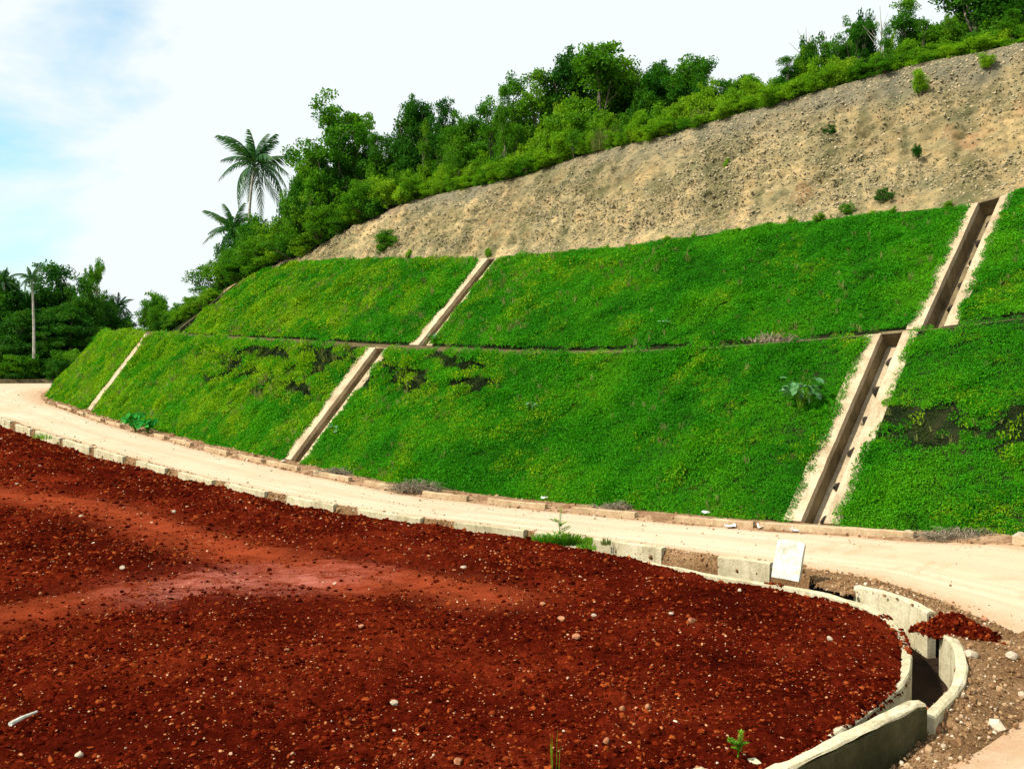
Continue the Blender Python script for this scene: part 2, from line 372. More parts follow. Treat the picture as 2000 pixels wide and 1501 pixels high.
# ------------------------------------------------------------------ scatter (one object, prototypes + loose points inside its own mesh)
_gn = {}
def scatter_tree(K):
    if K in _gn: return _gn[K]
    g = bpy.data.node_groups.new('scatter_%d' % K, 'GeometryNodeTree')
    g.interface.new_socket('Geometry', in_out='INPUT', socket_type='NodeSocketGeometry')
    g.interface.new_socket('Geometry', in_out='OUTPUT', socket_type='NodeSocketGeometry')
    N = g.nodes.new; gi = N('NodeGroupInput'); go = N('NodeGroupOutput')
    def na(n, ty):
        a = N('GeometryNodeInputNamedAttribute'); a.data_type = ty; a.inputs['Name'].default_value = n
        return [o for o in a.outputs if o.enabled and o.name == 'Attribute'][0]
    pid = na('pid', 'INT'); jg = N('GeometryNodeJoinGeometry')
    def sep(k):
        c = N('FunctionNodeCompare'); c.data_type = 'INT'; c.operation = 'EQUAL'
        ii = [i for i in c.inputs if i.enabled]
        g.links.new(pid, ii[0]); ii[1].default_value = k
        s = N('GeometryNodeSeparateGeometry'); s.domain = 'POINT'
        g.links.new(gi.outputs[0], s.inputs['Geometry']); g.links.new(c.outputs[0], s.inputs['Selection']); return s.outputs[0]
    for k in range(K):
        ti = N('GeometryNodeGeometryToInstance'); g.links.new(sep(k), ti.inputs[0]); g.links.new(ti.outputs[0], jg.inputs[0])
    iop = N('GeometryNodeInstanceOnPoints'); g.links.new(sep(-1), iop.inputs['Points']); g.links.new(jg.outputs[0], iop.inputs['Instance'])
    iop.inputs['Pick Instance'].default_value = True; g.links.new(na('pick', 'INT'), iop.inputs['Instance Index'])
    e = N('FunctionNodeEulerToRotation'); g.links.new(na('rot', 'FLOAT_VECTOR'), e.inputs[0]); g.links.new(e.outputs[0], iop.inputs['Rotation'])
    g.links.new(na('scl', 'FLOAT_VECTOR'), iop.inputs['Scale'])
    g.links.new(iop.outputs[0], go.inputs[0]); _gn[K] = g; return g
def scatter(name, protos, pts, rot, scl, mat, label=None, parent=None, kind='stuff', pick=None):
    pts = np.asarray(pts, float); c = pts.mean(0)
    v = []; f = []; pid = []; n = 0
    for k, (pv, pf) in enumerate(protos):
        v.append(pv); f += [tuple(i+n for i in q) for q in pf]; pid += [k]*len(pv); n += len(pv)
    v.append(pts-c); V = np.vstack(v)
    me = mesh_from(name, V, f, mat)
    N0 = n; NT = len(V)
    a = me.attributes.new('pid', 'INT', 'POINT'); a.data.foreach_set('value', np.array(pid+[-1]*len(pts), np.int32))
    def va(nm, arr):
        A = np.zeros((NT, 3), np.float32); A[N0:] = arr; x = me.attributes.new(nm, 'FLOAT_VECTOR', 'POINT'); x.data.foreach_set('vector', A.ravel())
    va('rot', rot); scl = np.asarray(scl, float)
    va('scl', scl if scl.ndim == 2 else scl[:, None]*np.ones(3))
    pk = np.zeros(NT, np.int32); pk[N0:] = rng.integers(0, len(protos), len(pts)) if pick is None else pick
    a = me.attributes.new('pick', 'INT', 'POINT'); a.data.foreach_set('value', pk)
    o = obj(name, me, parent); o.location = c if parent is None else c-np.array(parent.location)
    md = o.modifiers.new('scatter', 'NODES'); md.node_group = scatter_tree(len(protos))
    tag(o, label, None, None, kind); return o
def align_euler(nrm, yaw):
    """Euler angles that tip +Z on to each normal after a spin about it"""
    n = nrm/np.linalg.norm(nrm, axis=1)[:, None]
    # R = Rz(az) Ry(tilt) Rz(yaw)
    az = np.arctan2(n[:, 1], n[:, 0]); ti = np.arccos(np.clip(n[:, 2], -1, 1))
    ca, sa, cb, sb, cc, sc = np.cos(az), np.sin(az), np.cos(ti), np.sin(ti), np.cos(yaw), np.sin(yaw)
    R = np.empty((len(n), 3, 3))
    R[:, 0, 0] = ca*cb*cc-sa*sc; R[:, 0, 1] = -ca*cb*sc-sa*cc; R[:, 0, 2] = ca*sb
    R[:, 1, 0] = sa*cb*cc+ca*sc; R[:, 1, 1] = -sa*cb*sc+ca*cc; R[:, 1, 2] = sa*sb
    R[:, 2, 0] = -sb*cc; R[:, 2, 1] = sb*sc; R[:, 2, 2] = cb
    y = np.arcsin(np.clip(-R[:, 2, 0], -1, 1)); x = np.arctan2(R[:, 2, 1], R[:, 2, 2]); z = np.arctan2(R[:, 1, 0], R[:, 0, 0])
    return np.stack([x, y, z], 1)
def leaf_cloud(r, n, centre_fn, size, up=.5, asp=.5):
    """n diamond leaves; returns verts, faces"""
    c = centre_fn(n); nrm = r.normal(size=(n, 3)); nrm /= np.linalg.norm(nrm, axis=1)[:, None]; nrm[:, 2] = np.abs(nrm[:, 2])+up
    nrm /= np.linalg.norm(nrm, axis=1)[:, None]
    d = r.normal(size=(n, 3)); d -= (d*nrm).sum(1)[:, None]*nrm; d /= np.linalg.norm(d, axis=1)[:, None]
    e = np.cross(nrm, d); s = size*r.uniform(.65, 1.3, n)[:, None]
    v = np.stack([c-d*s*.5, c+e*s*.5*asp+nrm*s*.08, c+d*s*.5-nrm*s*.1, c-e*s*.5*asp+nrm*s*.08], 1).reshape(-1, 3)
    return v, np.arange(4*n, dtype=np.int32).reshape(-1, 4)

# ------------------------------------------------------------------ control curves
ROAD_Z_FAR = lambda px: float(np.interp(px, [0, 1000, 1200, 1400, 1600, 1800, 2000], [0, 0, .1, .27, .45, .68, .9]))
far_px = [(95,763),(82,772),(90,785),(130,800),(200,825),(300,853),(370,872),(450,892),(540,912),(620,930),(720,950),(820,969),(920,981),(1020,992),(1120,1002),(1220,1012),(1320,1021),(1430,1030),(1550,1039),(1680,1047),(1800,1055),(1920,1061),(2000,1066)]
far_pts = [np.array([-25, 129.5, 0]), np.array([-45, 128, 0]), np.array([-52.5, 123.5, 0])] + [P(x, y, ROAD_Z_FAR(x)) for x, y in far_px] + \
          [np.array(a) for a in [(17.3, 22, 1.0), (19.5, 17, .9), (19.5, 12, .6), (16.5, 8.5, .3), (12, 7.5, .1), (8, 7, 0), (1, 6, 0), (-7, 5, 0), (-30, 4, 0)]]
near_z = lambda px: float(np.interp(px, [0, 1200, 1300, 1400, 1500, 1590, 1700, 1800, 1900, 2000], [0, 0, .08, .15, .2, .25, .35, .42, .45, .42]))
near_px = [(0,818),(45,833),(100,850),(200,880),(300,908),(400,935),(500,957),(600,977),(700,995),(800,1010),(900,1022),(1000,1034),(1100,1046),(1200,1058),(1300,1072),(1400,1087),(1500,1100),(1590,1113),(1700,1130),(1800,1160),(1900,1200),(2000,1243)]
near_pts = [np.array(a, float) for a in [(-25, 133.5, 0), (-55, 132.5, 0), (-70, 130.5, 0), (-79, 120, 0), (-72, 107, 0), (-60, 95, 0), (-50, 86.5, 0)]] + \
           [P(x, y, near_z(x)) for x, y in near_px] + [np.array(a, float) for a in [(10.5, 18.7, .3), (9.9, 17.8, .15)]] + [P(2000, 1405, 0), P(1840, 1500, 0)] + \
           [np.array(a, float) for a in [(2, 12.3, 0), (-5, 10.3, 0), (-30, 8, 0)]]
# pad so that both lists pair up
pairs_far = [0, 1, 2, 3, 4, 5, 6]          # for the seven plan points of near_pts
fi = {n: i for i, n in enumerate([p[0] for p in far_px])}
def FP(px):                                  # far edge point at picture column px
    xs = [a[0] for a in far_px[2:]]; ys = [a[1] for a in far_px[2:]]
    return P(px, float(np.interp(px, xs, ys)), ROAD_Z_FAR(px))
far_match = [far_pts[0], far_pts[1], far_pts[2], far_pts[3], far_pts[4], far_pts[5], FP(110)] + \
            [FP(x) for x in (150, 220, 300, 380, 450, 540, 620, 720, 820, 920, 1020, 1120, 1220, 1320, 1430, 1550, 1680, 1800, 1920, 2000)] + \
            [far_pts[-9], far_pts[-8], far_pts[-7], far_pts[-6], far_pts[-5], far_pts[-4], far_pts[-3], far_pts[-2], far_pts[-1]]
assert len(near_pts) == len(far_match)-0 or True
n_ = min(len(near_pts), len(far_match)); 
NEAR = np.array(near_pts); FARM = np.array(far_match)

def resample_pairs(A, B, k):
    """same Catmull-Rom parameter on both curves"""
    def cr(p):
        p = np.vstack([2*p[0]-p[1], p, 2*p[-1]-p[-2]]); o = []
        for i in range(1, len(p)-2):
            t = np.linspace(0, 1, k, endpoint=False)[:, None]; a, b, c, d = p[i-1], p[i], p[i+1], p[i+2]
            m1 = (c-a)*.5; m2 = (d-b)*.5
            o.append((2*t**3-3*t**2+1)*b+(t**3-2*t**2+t)*m1+(-2*t**3+3*t**2)*c+(t**3-t**2)*m2)
        o.append(p[-2][None]); return np.vstack(o)
    return cr(A), cr(B)
print('pairs', len(NEAR), len(FARM))
RA, RB = resample_pairs(NEAR[:n_], FARM[:n_], 14)

def ordn(n): return '%d%s' % (n, 'th' if 10 <= n % 100 <= 20 else {1: 'st', 2: 'nd', 3: 'rd'}.get(n % 10, 'th'))
# ------------------------------------------------------------------ ground + road
def ground():
    n = 120; x = np.sign(np.linspace(-1, 1, n))*np.abs(np.linspace(-1, 1, n))**3*2500; X, Y = np.meshgrid(x, x+40)
    Z = -.55 + 0*X
    v = np.stack([X, Y, Z], -1).reshape(-1, 3)
    o = solid('ground', v, grid_faces(n, n), M['ground']); tag(o, 'low brown green ground around and beneath the road', None, None, 'structure')
ground()
def road():
    W = 13; t = np.linspace(0, 1, W)
    V = RA[:, None]*(1-t)[None, :, None] + RB[:, None]*t[None, :, None]
    V[..., 2] += .05*np.sin(np.pi*t)[None] + .012*fbm(V[..., 0]*.7, V[..., 1]*.7, 3)
    v = V.reshape(-1, 3); f = grid_faces(len(RA), W)
    c = v.min(0)*0; me = mesh_from('road', v, f, M['road'], True)
    s = np.concatenate([[0], np.cumsum(np.linalg.norm(np.diff((RA+RB)/2, axis=0), axis=1))])
    uvv = np.stack([np.repeat(s[:, None], W, 1), np.repeat((t*3.5)[None], len(RA), 0)], -1).reshape(-1, 2)
    uv = me.uv_layers.new(name='UVMap'); li = np.empty(len(me.loops), np.int32); me.loops.foreach_get('vertex_index', li)
    uv.data.foreach_set('uv', uvv[li].astype(np.float32).ravel())
    e = np.clip(np.maximum(1-t/.16, 1-(1-t)/.14), 0, 1); a = me.attributes.new('edge', 'FLOAT', 'POINT'); a.data.foreach_set('value', np.tile(e, len(RA)).astype(np.float32))
    o = obj('road', me); tag(o, 'pale concrete road curving past the foot of the green bank', None, None, 'structure')
road()

# ------------------------------------------------------------------ slope stations (left to right)
TOE_Z = lambda px: ROAD_Z_FAR(px)+.07
toe_px = [(110,779),(150,792),(200,809),(300,836),(400,861),(500,884),(600,906),(700,927),(800,946),(900,958),(1000,969),(1100,979),(1200,989),(1300,998),(1400,1007),(1500,1015),(1600,1023),(1700,1030),(1800,1036),(1900,1041),(2000,1045)]
toe = [np.array(a, float) for a in [(-25, 126.8, .07), (-42, 125.5, .07), (-48.5, 121.5, .07), (-50.3, 114, .07), (-48.5, 107.5, .07)]] + \
      [P(x, y, TOE_Z(x)) for x, y in toe_px] + [np.array(a, float) for a in [(18.2, 22.8, 1.1), (20.4, 17, 1.0), (20.4, 11.5, .7), (19.8, 9, .5)]]
ang_px = lambda px: float(np.interp(px, [110, 190, 575, 1000, 1600, 2000], [26, 33, 44, 45, 45.5, 44]))
ang = [-85, -65, -25, 8, 20] + [ang_px(x) for x, _ in toe_px] + [33, 8, -10, -25]
run_px = lambda px: float(np.interp(px, [110, 190, 575, 1000, 1600], [5, 4.7, 5.3, 5.4, 5.5]))
run = [5, 5, 5.5, 5.8, 5.4] + [run_px(x) for x, _ in toe_px] + [5.5]*4
ST, Sq = smooth_curve([list(p)+[a, r] for p, a, r in zip(toe, ang, run)], .4)
NS = len(ST); U = np.stack([np.cos(np.radians(ST[:, 3])), np.sin(np.radians(ST[:, 3]))], 1)
L0 = ST[:, :3].copy()
def lookup(tab, plan, zprev, lim=2100):
    """height of a plan curve whose picture rows are known"""
    xs = [a[0] for a in tab]; ys = [a[1] for a in tab]
    z = np.zeros(len(plan))
    for i, (x, y) in enumerate(plan):
        if y < 3: z[i] = np.nan; continue
        px = CX+F*x/(y*ct+0.0); py = float(np.interp(px, xs, ys)); zz = z_at(px, py, y)
        px = proj((x, y, zz))[0]; py = float(np.interp(px, xs, ys)); zz = z_at(px, py, y)
        z[i] = zz if px < lim else np.nan
    ok = ~np.isnan(z); idx = np.arange(len(z)); return np.interp(idx, idx[ok], z[ok])
T_B1 = [(200, 650), (240, 650), (350, 658), (500, 666), (700, 679), (750, 681), (1000, 692), (1200, 689), (1350, 683), (1500, 671), (1660, 659), (1800, 646), (2000, 622), (2100, 611)]
T_T2 = [(200, 649), (300, 642), (350, 628), (400, 596), (450, 562), (500, 538), (560, 518), (650, 510), (750, 507), (970, 506), (1100, 493), (1200, 485), (1350, 463), (1500, 441), (1700, 419), (1900, 401), (1960, 385), (2000, 366), (2100, 345)]
T_RG = [(200, 648), (300, 640), (350, 622), (400, 588), (450, 556), (560, 508), (600, 494), (650, 465), (700, 440), (750, 415), (800, 392), (900, 370), (1000, 350), (1150, 300), (1300, 265), (1400, 235), (1500, 205), (1600, 178), (1700, 150), (1800, 122), (1900, 105), (2000, 82), (2100, 60)]
B1 = L0[:, :2] + U*ST[:, 4:5]; L1 = np.column_stack([B1, lookup(T_B1, B1, None)])
bw = np.interp([proj(p)[0] if p[1] > 3 else 2500 for p in L1], [300, 735, 1700], [2.8, 2.7, 1.9])
L2 = L1.copy(); L2[:, :2] += U*bw[:, None]; L2[:, 2] += .12
# stations right of the nose carry the upper tiers
i_end = int(np.argmin(np.abs(np.array([proj(p)[0] for p in L0]) - 128) + (Sq < Sq[NS//8])*0 + (L0[:, 1] > 100)*1e3))
T2 = L2[:, :2] + U*5.2; L3 = np.column_stack([T2, lookup(T_T2, T2, None)])
tt = np.zeros(NS)
for i in range(NS):
    if L3[i, 1] < 3: continue
    best = .6
    for t in np.arange(.6, 22, .2):
        q = L3[i, :2]+U[i]*t
        if q[1] < 3: break
        z = L3[i, 2]+1.05*t; px, py = proj((q[0], q[1], z))
        if px > 2100: py_r = None; break
        if py <= np.interp(px, [a[0] for a in T_RG], [a[1] for a in T_RG]): best = t; break
        best = t
    tt[i] = best
pxs = np.array([proj(p)[0] if p[1] > 3 else 3000 for p in L3+np.column_stack([U*tt[:, None], tt])])
good = pxs < 2080; gi_ = np.arange(NS)[good & (np.arange(NS) >= i_end)]
tt = np.interp(np.arange(NS), gi_, tt[gi_]); k = np.ones(9)/9; tt = np.convolve(np.pad(tt, 4, 'edge'), k, 'valid')
R_ = L3[:, :2]+U*tt[:, None]; L4 = np.column_stack([R_, lookup(T_RG, R_, None, 2150)])
L5 = L4.copy(); L5[:, :2] += U*28; L5[:, 2] += 1.5
LN = [L0, L1, L2, L3, L4, L5]
def S(k, s, t):
    """point on tier k (0 lower slope, 1 bench, 2 upper slope, 3 rock face, 4 hilltop)"""
    s = np.asarray(s, float); t = np.asarray(t, float)[..., None]
    a = np.stack([np.interp(s, Sq, LN[k][:, j]) for j in range(3)], -1); b = np.stack([np.interp(s, Sq, LN[k+1][:, j]) for j in range(3)], -1)
    return a*(1-t)+b*t
def Nrm(k, s, t):
    s = np.asarray(s, float); t = np.asarray(t, float)
    a = S(k, s+.6, t)-S(k, s-.6, t); b = S(k, s, t+.02)-S(k, s, t-.02); n = np.cross(a, b); n /= np.linalg.norm(n, axis=-1)[..., None]
    return n*np.sign(n[..., 2:3]+1e-9)
def s_at_px(k, t, px, lo=None):
    q = np.linspace(Sq[i_end-8 if i_end > 8 else 0], Sq[-1], 4000); p = S(k, q, np.full(len(q), t)); ok = p[:, 1] > 3
    q = q[ok]; p = p[ok]; x = np.array([proj(a)[0] for a in p]); return float(q[np.argmin(np.abs(x-px))])

# chutes: (tier, foot px, left flange, channel, right flange)
s_c1 = s_at_px(0, 0, 180); s_c2 = s_at_px(0, 0, 578); s_c3 = s_at_px(0, 0, 1588)
s_u1 = s_at_px(2, 0, 352); s_u2 = s_at_px(2, 0, 826); s_u3 = s_at_px(2, 0, 1822)
print('chutes', s_c1, s_c2, s_c3, s_u1, s_u2, s_u3, 'tops', [proj(S(0, s, 1)) for s in (s_c1, s_c2, s_c3)], [proj(S(2, s, 1)) for s in (s_u1, s_u2, s_u3)])
CH = {0: [(s_c1, 2.0, .6, .8, .4), (s_c2, 1.05, 1.0, .60, .5), (s_c3, .62, .78, .55, .62)],
      2: [(s_u1, .6, 3.1, .5, 1.0), (s_u2, 1.0, .85, .55, .5), (s_u3, .55, .80, .50, .66)]}
S_NOSE = Sq[0]; S_U0 = s_u1 - 9

def chute_mask(k, s, pad=0.0):
    m = np.zeros(np.shape(s), bool)
    for (c, a, b, d, e) in CH.get(k, []): m |= (s > c-b/2-a-pad) & (s < c+b/2+d+pad)
    return m
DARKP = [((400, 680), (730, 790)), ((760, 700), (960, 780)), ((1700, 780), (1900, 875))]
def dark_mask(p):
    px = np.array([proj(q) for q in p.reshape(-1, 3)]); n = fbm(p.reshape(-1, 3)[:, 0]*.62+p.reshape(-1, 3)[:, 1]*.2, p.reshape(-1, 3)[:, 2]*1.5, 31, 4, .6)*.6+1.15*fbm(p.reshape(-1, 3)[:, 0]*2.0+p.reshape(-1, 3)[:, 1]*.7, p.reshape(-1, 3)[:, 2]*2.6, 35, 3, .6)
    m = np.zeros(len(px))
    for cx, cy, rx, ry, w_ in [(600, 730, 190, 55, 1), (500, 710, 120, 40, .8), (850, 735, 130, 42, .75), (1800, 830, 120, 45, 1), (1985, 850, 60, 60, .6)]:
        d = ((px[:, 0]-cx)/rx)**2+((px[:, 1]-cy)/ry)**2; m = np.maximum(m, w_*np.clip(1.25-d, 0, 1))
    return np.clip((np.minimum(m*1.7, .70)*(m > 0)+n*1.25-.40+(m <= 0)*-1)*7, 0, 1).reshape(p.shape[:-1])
def slope_noise(k, s, t):
    return (.20*fbm(s*.35, t*3, 11+k, 3) + .10*fbm(s*1.2, t*8, 21+k, 3))
def slope_pt(k, s, t):
    p = S(k, s, t); n = Nrm(k, s, t)
    m = np.ones(np.shape(s))
    for (c, a, b, d, e) in CH.get(k, []):
        m = np.minimum(m, np.clip(np.maximum((c-b/2-a)-s, s-(c+b/2+d))/1.0, 0, 1))
    m = m*np.clip(np.minimum(t, 1-t)*8, 0, 1)
    return p+n*(slope_noise(k, s, t)*m)[..., None], n
def tier_mesh(name, k, s0, s1, ds, nt_, mat, label, disp=True):
    s = list(np.arange(s0, s1, ds))
    for (c, a, b, d, e) in CH.get(k, []): s += [c-b/2-.13, c+b/2+.13, c-b/2-a, c+b/2+d]
    s = np.array(sorted(s)); t = np.linspace(0, 1, nt_); SS, TT = np.meshgrid(s, t)
    p = slope_pt(k, SS, TT)[0] if disp else S(k, SS, TT)
    keep = np.ones((nt_-1, len(s)-1), bool); mid = (s[1:]+s[:-1])/2
    for (c, a, b, d, e) in CH.get(k, []): keep[:, (mid > c-b/2-.13) & (mid < c+b/2+.13)] = False
    o = solid(name, p.reshape(-1, 3), grid_faces(nt_, len(s), keep), mat, None, True); tag(o, label, None, None, 'structure'); return o
SMAX = Sq[-1]-.1
tier_mesh('lower_slope', 0, Sq[0], SMAX, .45, 16, M['slope_soil'], 'lower bank rising from the road, covered with green creeper')
b_ = tier_mesh('bench', 1, Sq[0], SMAX, .8, 3, M['bench'], 'narrow brown bench between the lower and the upper green bank', False)
tier_mesh('upper_slope', 2, S_U0, SMAX, .45, 16, M['slope_soil'], 'upper bank above the bench, covered with green creeper')
def rock_face():
    s = np.concatenate([np.arange(S_U0, s_u2-6, .35), np.arange(s_u2-6, SMAX, .16)]); nt_ = 95; t = np.linspace(0, 1, nt_); SS, TT = np.meshgrid(s, t)
    p = S(3, SS, TT); n = Nrm(3, SS, TT); Lr = np.interp(SS, Sq, tt)
    v = TT*Lr*1.45
    e = np.clip(np.minimum(TT*6, (1-TT)*6), 0, 1)*np.clip(Lr/2.5, .1, 1)
    a = .55*fbm(SS*.16+v*.08, v*.22, 41, 3) - .35*np.clip(fbm(SS*.8+.25*v, v*.12, 55, 3)-.05, 0, 1) + .20*fbm(SS*.9+v*.6, v*1.1, 45, 5, .66) + .34*fbm((SS+v)*.8, (SS-v)*2.6, 47, 4, .68) + .17*fbm(SS*3.6, v*3.6, 49, 2)
    p = p+n*(a*e)[..., None]
    me = mesh_from('rock_face', p.reshape(-1, 3), grid_faces(nt_, len(s)), M['rock'])
    wv = np.clip((TT-.6)/.4, 0, 1)**1.3*np.clip(.55+fbm(SS*.3, v*.4, 50), 0, 1)
    at = me.attributes.new('weather', 'FLOAT', 'POINT'); at.data.foreach_set('value', np.clip(wv*1.2, 0, .65).ravel().astype(np.float32))
    at = me.attributes.new('streak', 'FLOAT', 'POINT'); at.data.foreach_set('value', np.clip(.5+1.1*fbm(SS*1.6+.5*v, v*.22, 57, 4, .6)+.5*fbm((SS+v)*.5, (SS-v)*1.6, 58, 3), 0, 1).ravel().astype(np.float32))
    o = obj('rock_face', me); tag(o, 'bare tan cut rock face above the upper green bank', None, None, 'structure')
    # loose chips
    N = 110000; ss = rng.uniform(s_u1, SMAX-3, N*2); tv = rng.random(N*2); k_ = (rng.random(N*2) < np.interp(ss, Sq, tt)/tt.max()) & (rng.random(N*2) < np.clip(.55+1.3*fbm(ss*.35, tv*5, 59, 4), .12, 1)); ss = ss[k_][:N]; tv = tv[k_][:N]
    q = S(3, ss, tv); nn = Nrm(3, ss, tv); Lr = np.interp(ss, Sq, tt); v = tv*Lr*1.45; e = np.clip(np.minimum(tv*6, (1-tv)*6), 0, 1)*np.clip(Lr/2.5, .1, 1)
    a = .55*fbm(ss*.16+v*.08, v*.22, 41, 3) - .35*np.clip(fbm(ss*.8+.25*v, v*.12, 55, 3)-.05, 0, 1) + .20*fbm(ss*.9+v*.6, v*1.1, 45, 5, .66) + .34*fbm((ss+v)*.8, (ss-v)*2.6, 47, 4, .68) + .17*fbm(ss*3.6, v*3.6, 49, 2)
    q = q+nn*(a*e)[:, None]
    scatter('rock_chips', [rock_vf(i) for i in range(5)], q, align_euler(nn, rng.uniform(0, 6.28, len(q))), np.minimum(rng.lognormal(-3.45, .45, len(q)), .085)[:, None]*np.array([1.3, .9, .6]), M['rockchip'], 'loose stones and rough lumps all over the bare rock face')
    return p
rock_face()
def hilltop():
    s = np.arange(S_U0, SMAX, 1.2); t = np.linspace(0, 1, 8); SS, TT = np.meshgrid(s, t); p = S(4, SS, TT); p[..., 2] += .3*fbm(p[..., 0]*.2, p[..., 1]*.2, 5)*np.clip(TT*5, 0, 1)
    o = solid('hilltop', p.reshape(-1, 3), grid_faces(8, len(s)), M['forest_floor'], None, True); tag(o, 'wooded hilltop ground behind the edge of the cut', None, None, 'structure')
hilltop()

# gutter strip between kerb and toe, built on the toe stations
def gutter():
    s = np.arange(Sq[0], Sq[-1], .35); a = S(0, s, np.zeros(len(s)))+np.array([0, 0, -.02])
    u = np.stack([np.interp(s, Sq, U[:, 0]), np.interp(s, Sq, U[:, 1])], 1)
    fr = smooth_curve(far_pts, .3)[0]
    b = np.array([fr[np.argmin(np.linalg.norm(fr[:, :2]-p[:2], axis=1))] for p in a])
    k = np.ones(9)/9; b = np.stack([np.convolve(np.pad(b[:, j], 4, 'edge'), k, 'valid') for j in range(3)], 1)
    dv = (b-a)[:, :2]; dn = dv/np.maximum(np.linalg.norm(dv, axis=1), .1)[:, None]
    b[:, :2] += dn*.25*(.7+.6*fbm(s*.8, s*0, 9))[:, None]; W = 9; t = np.linspace(0, 1, W)
    V = a[:, None]*(1-t)[None, :, None]+b[:, None]*t[None, :, None]
    V[..., 2] += .03*np.sin(np.pi*t)[None]+.035*fbm(V[..., 0]*3, V[..., 1]*3, 8)+.012
    V[:, -1, 2] = b[:, 2]-.03
    a2 = a.copy(); a2[:, :2] += u*.5; a2[:, 2] -= .1; V = np.concatenate([a2[:, None], V], 1)
    o = solid('gutter', V.reshape(-1, 3), grid_faces(len(s), W+1), M['dirt'], None, True); tag(o, 'strip of brown dirt between the road and the green bank', None, None, 'structure')
    return a, b
GA, GB = gutter()

# ------------------------------------------------------------------ concrete strip walls
def strip_wall(name, path, thick, zb, mat, side=1, parent=None, jitter=.008, cham=.025, seed=0, step=.25, tilt=0.0):
    """prism that follows a plan path; path rows are x, y, z of the top; side: +1 grows to the left of travel"""
    p, q = smooth_curve(path, step); p = np.asarray(p); n = len(p)
    d = np.gradient(p[:, :2], axis=0); d /= np.linalg.norm(d, axis=1)[:, None]; nr = np.stack([-d[:, 1], d[:, 0]], 1)*side
    zb_ = np.full(n, zb) if np.isscalar(zb) else np.interp(np.linspace(0, 1, n), np.linspace(0, 1, len(zb)), zb)
    r = np.random.default_rng(seed); V = []
    prof = [(0, 'b'), (0, 't-'), (cham, 't'), (thick-cham, 't'), (thick, 't-'), (thick, 'b')]
    for o_, w_ in prof:
        z = {'b': zb_, 't-': p[:, 2]-cham, 't': p[:, 2]}[w_]
        V.append(np.column_stack([p[:, :2]+nr*o_, z]))
    V = np.stack(V, 1); sq_ = q[:, None]+0*V[..., 0]; cc_ = np.arange(6)[None]*3.7+0*sq_
    V = V+np.stack([fbm(sq_*1.7, cc_, seed+m_, 3) for m_ in range(3)], -1)*jitter*2.2+r.normal(size=V.shape)*.0025
    k = V.shape[1]; f = []
    for i in range(n-1):
        for m in range(k):
            a = i*k+m; b = i*k+(m+1) % k; f.append((a, a+k, b+k, b) if side > 0 else (a, b, b+k, a+k))
    f.append(tuple(range(k))); f.append(tuple(range((n-1)*k, n*k))[::-1])
    return solid(name, V.reshape(-1, 3), f, mat, parent)

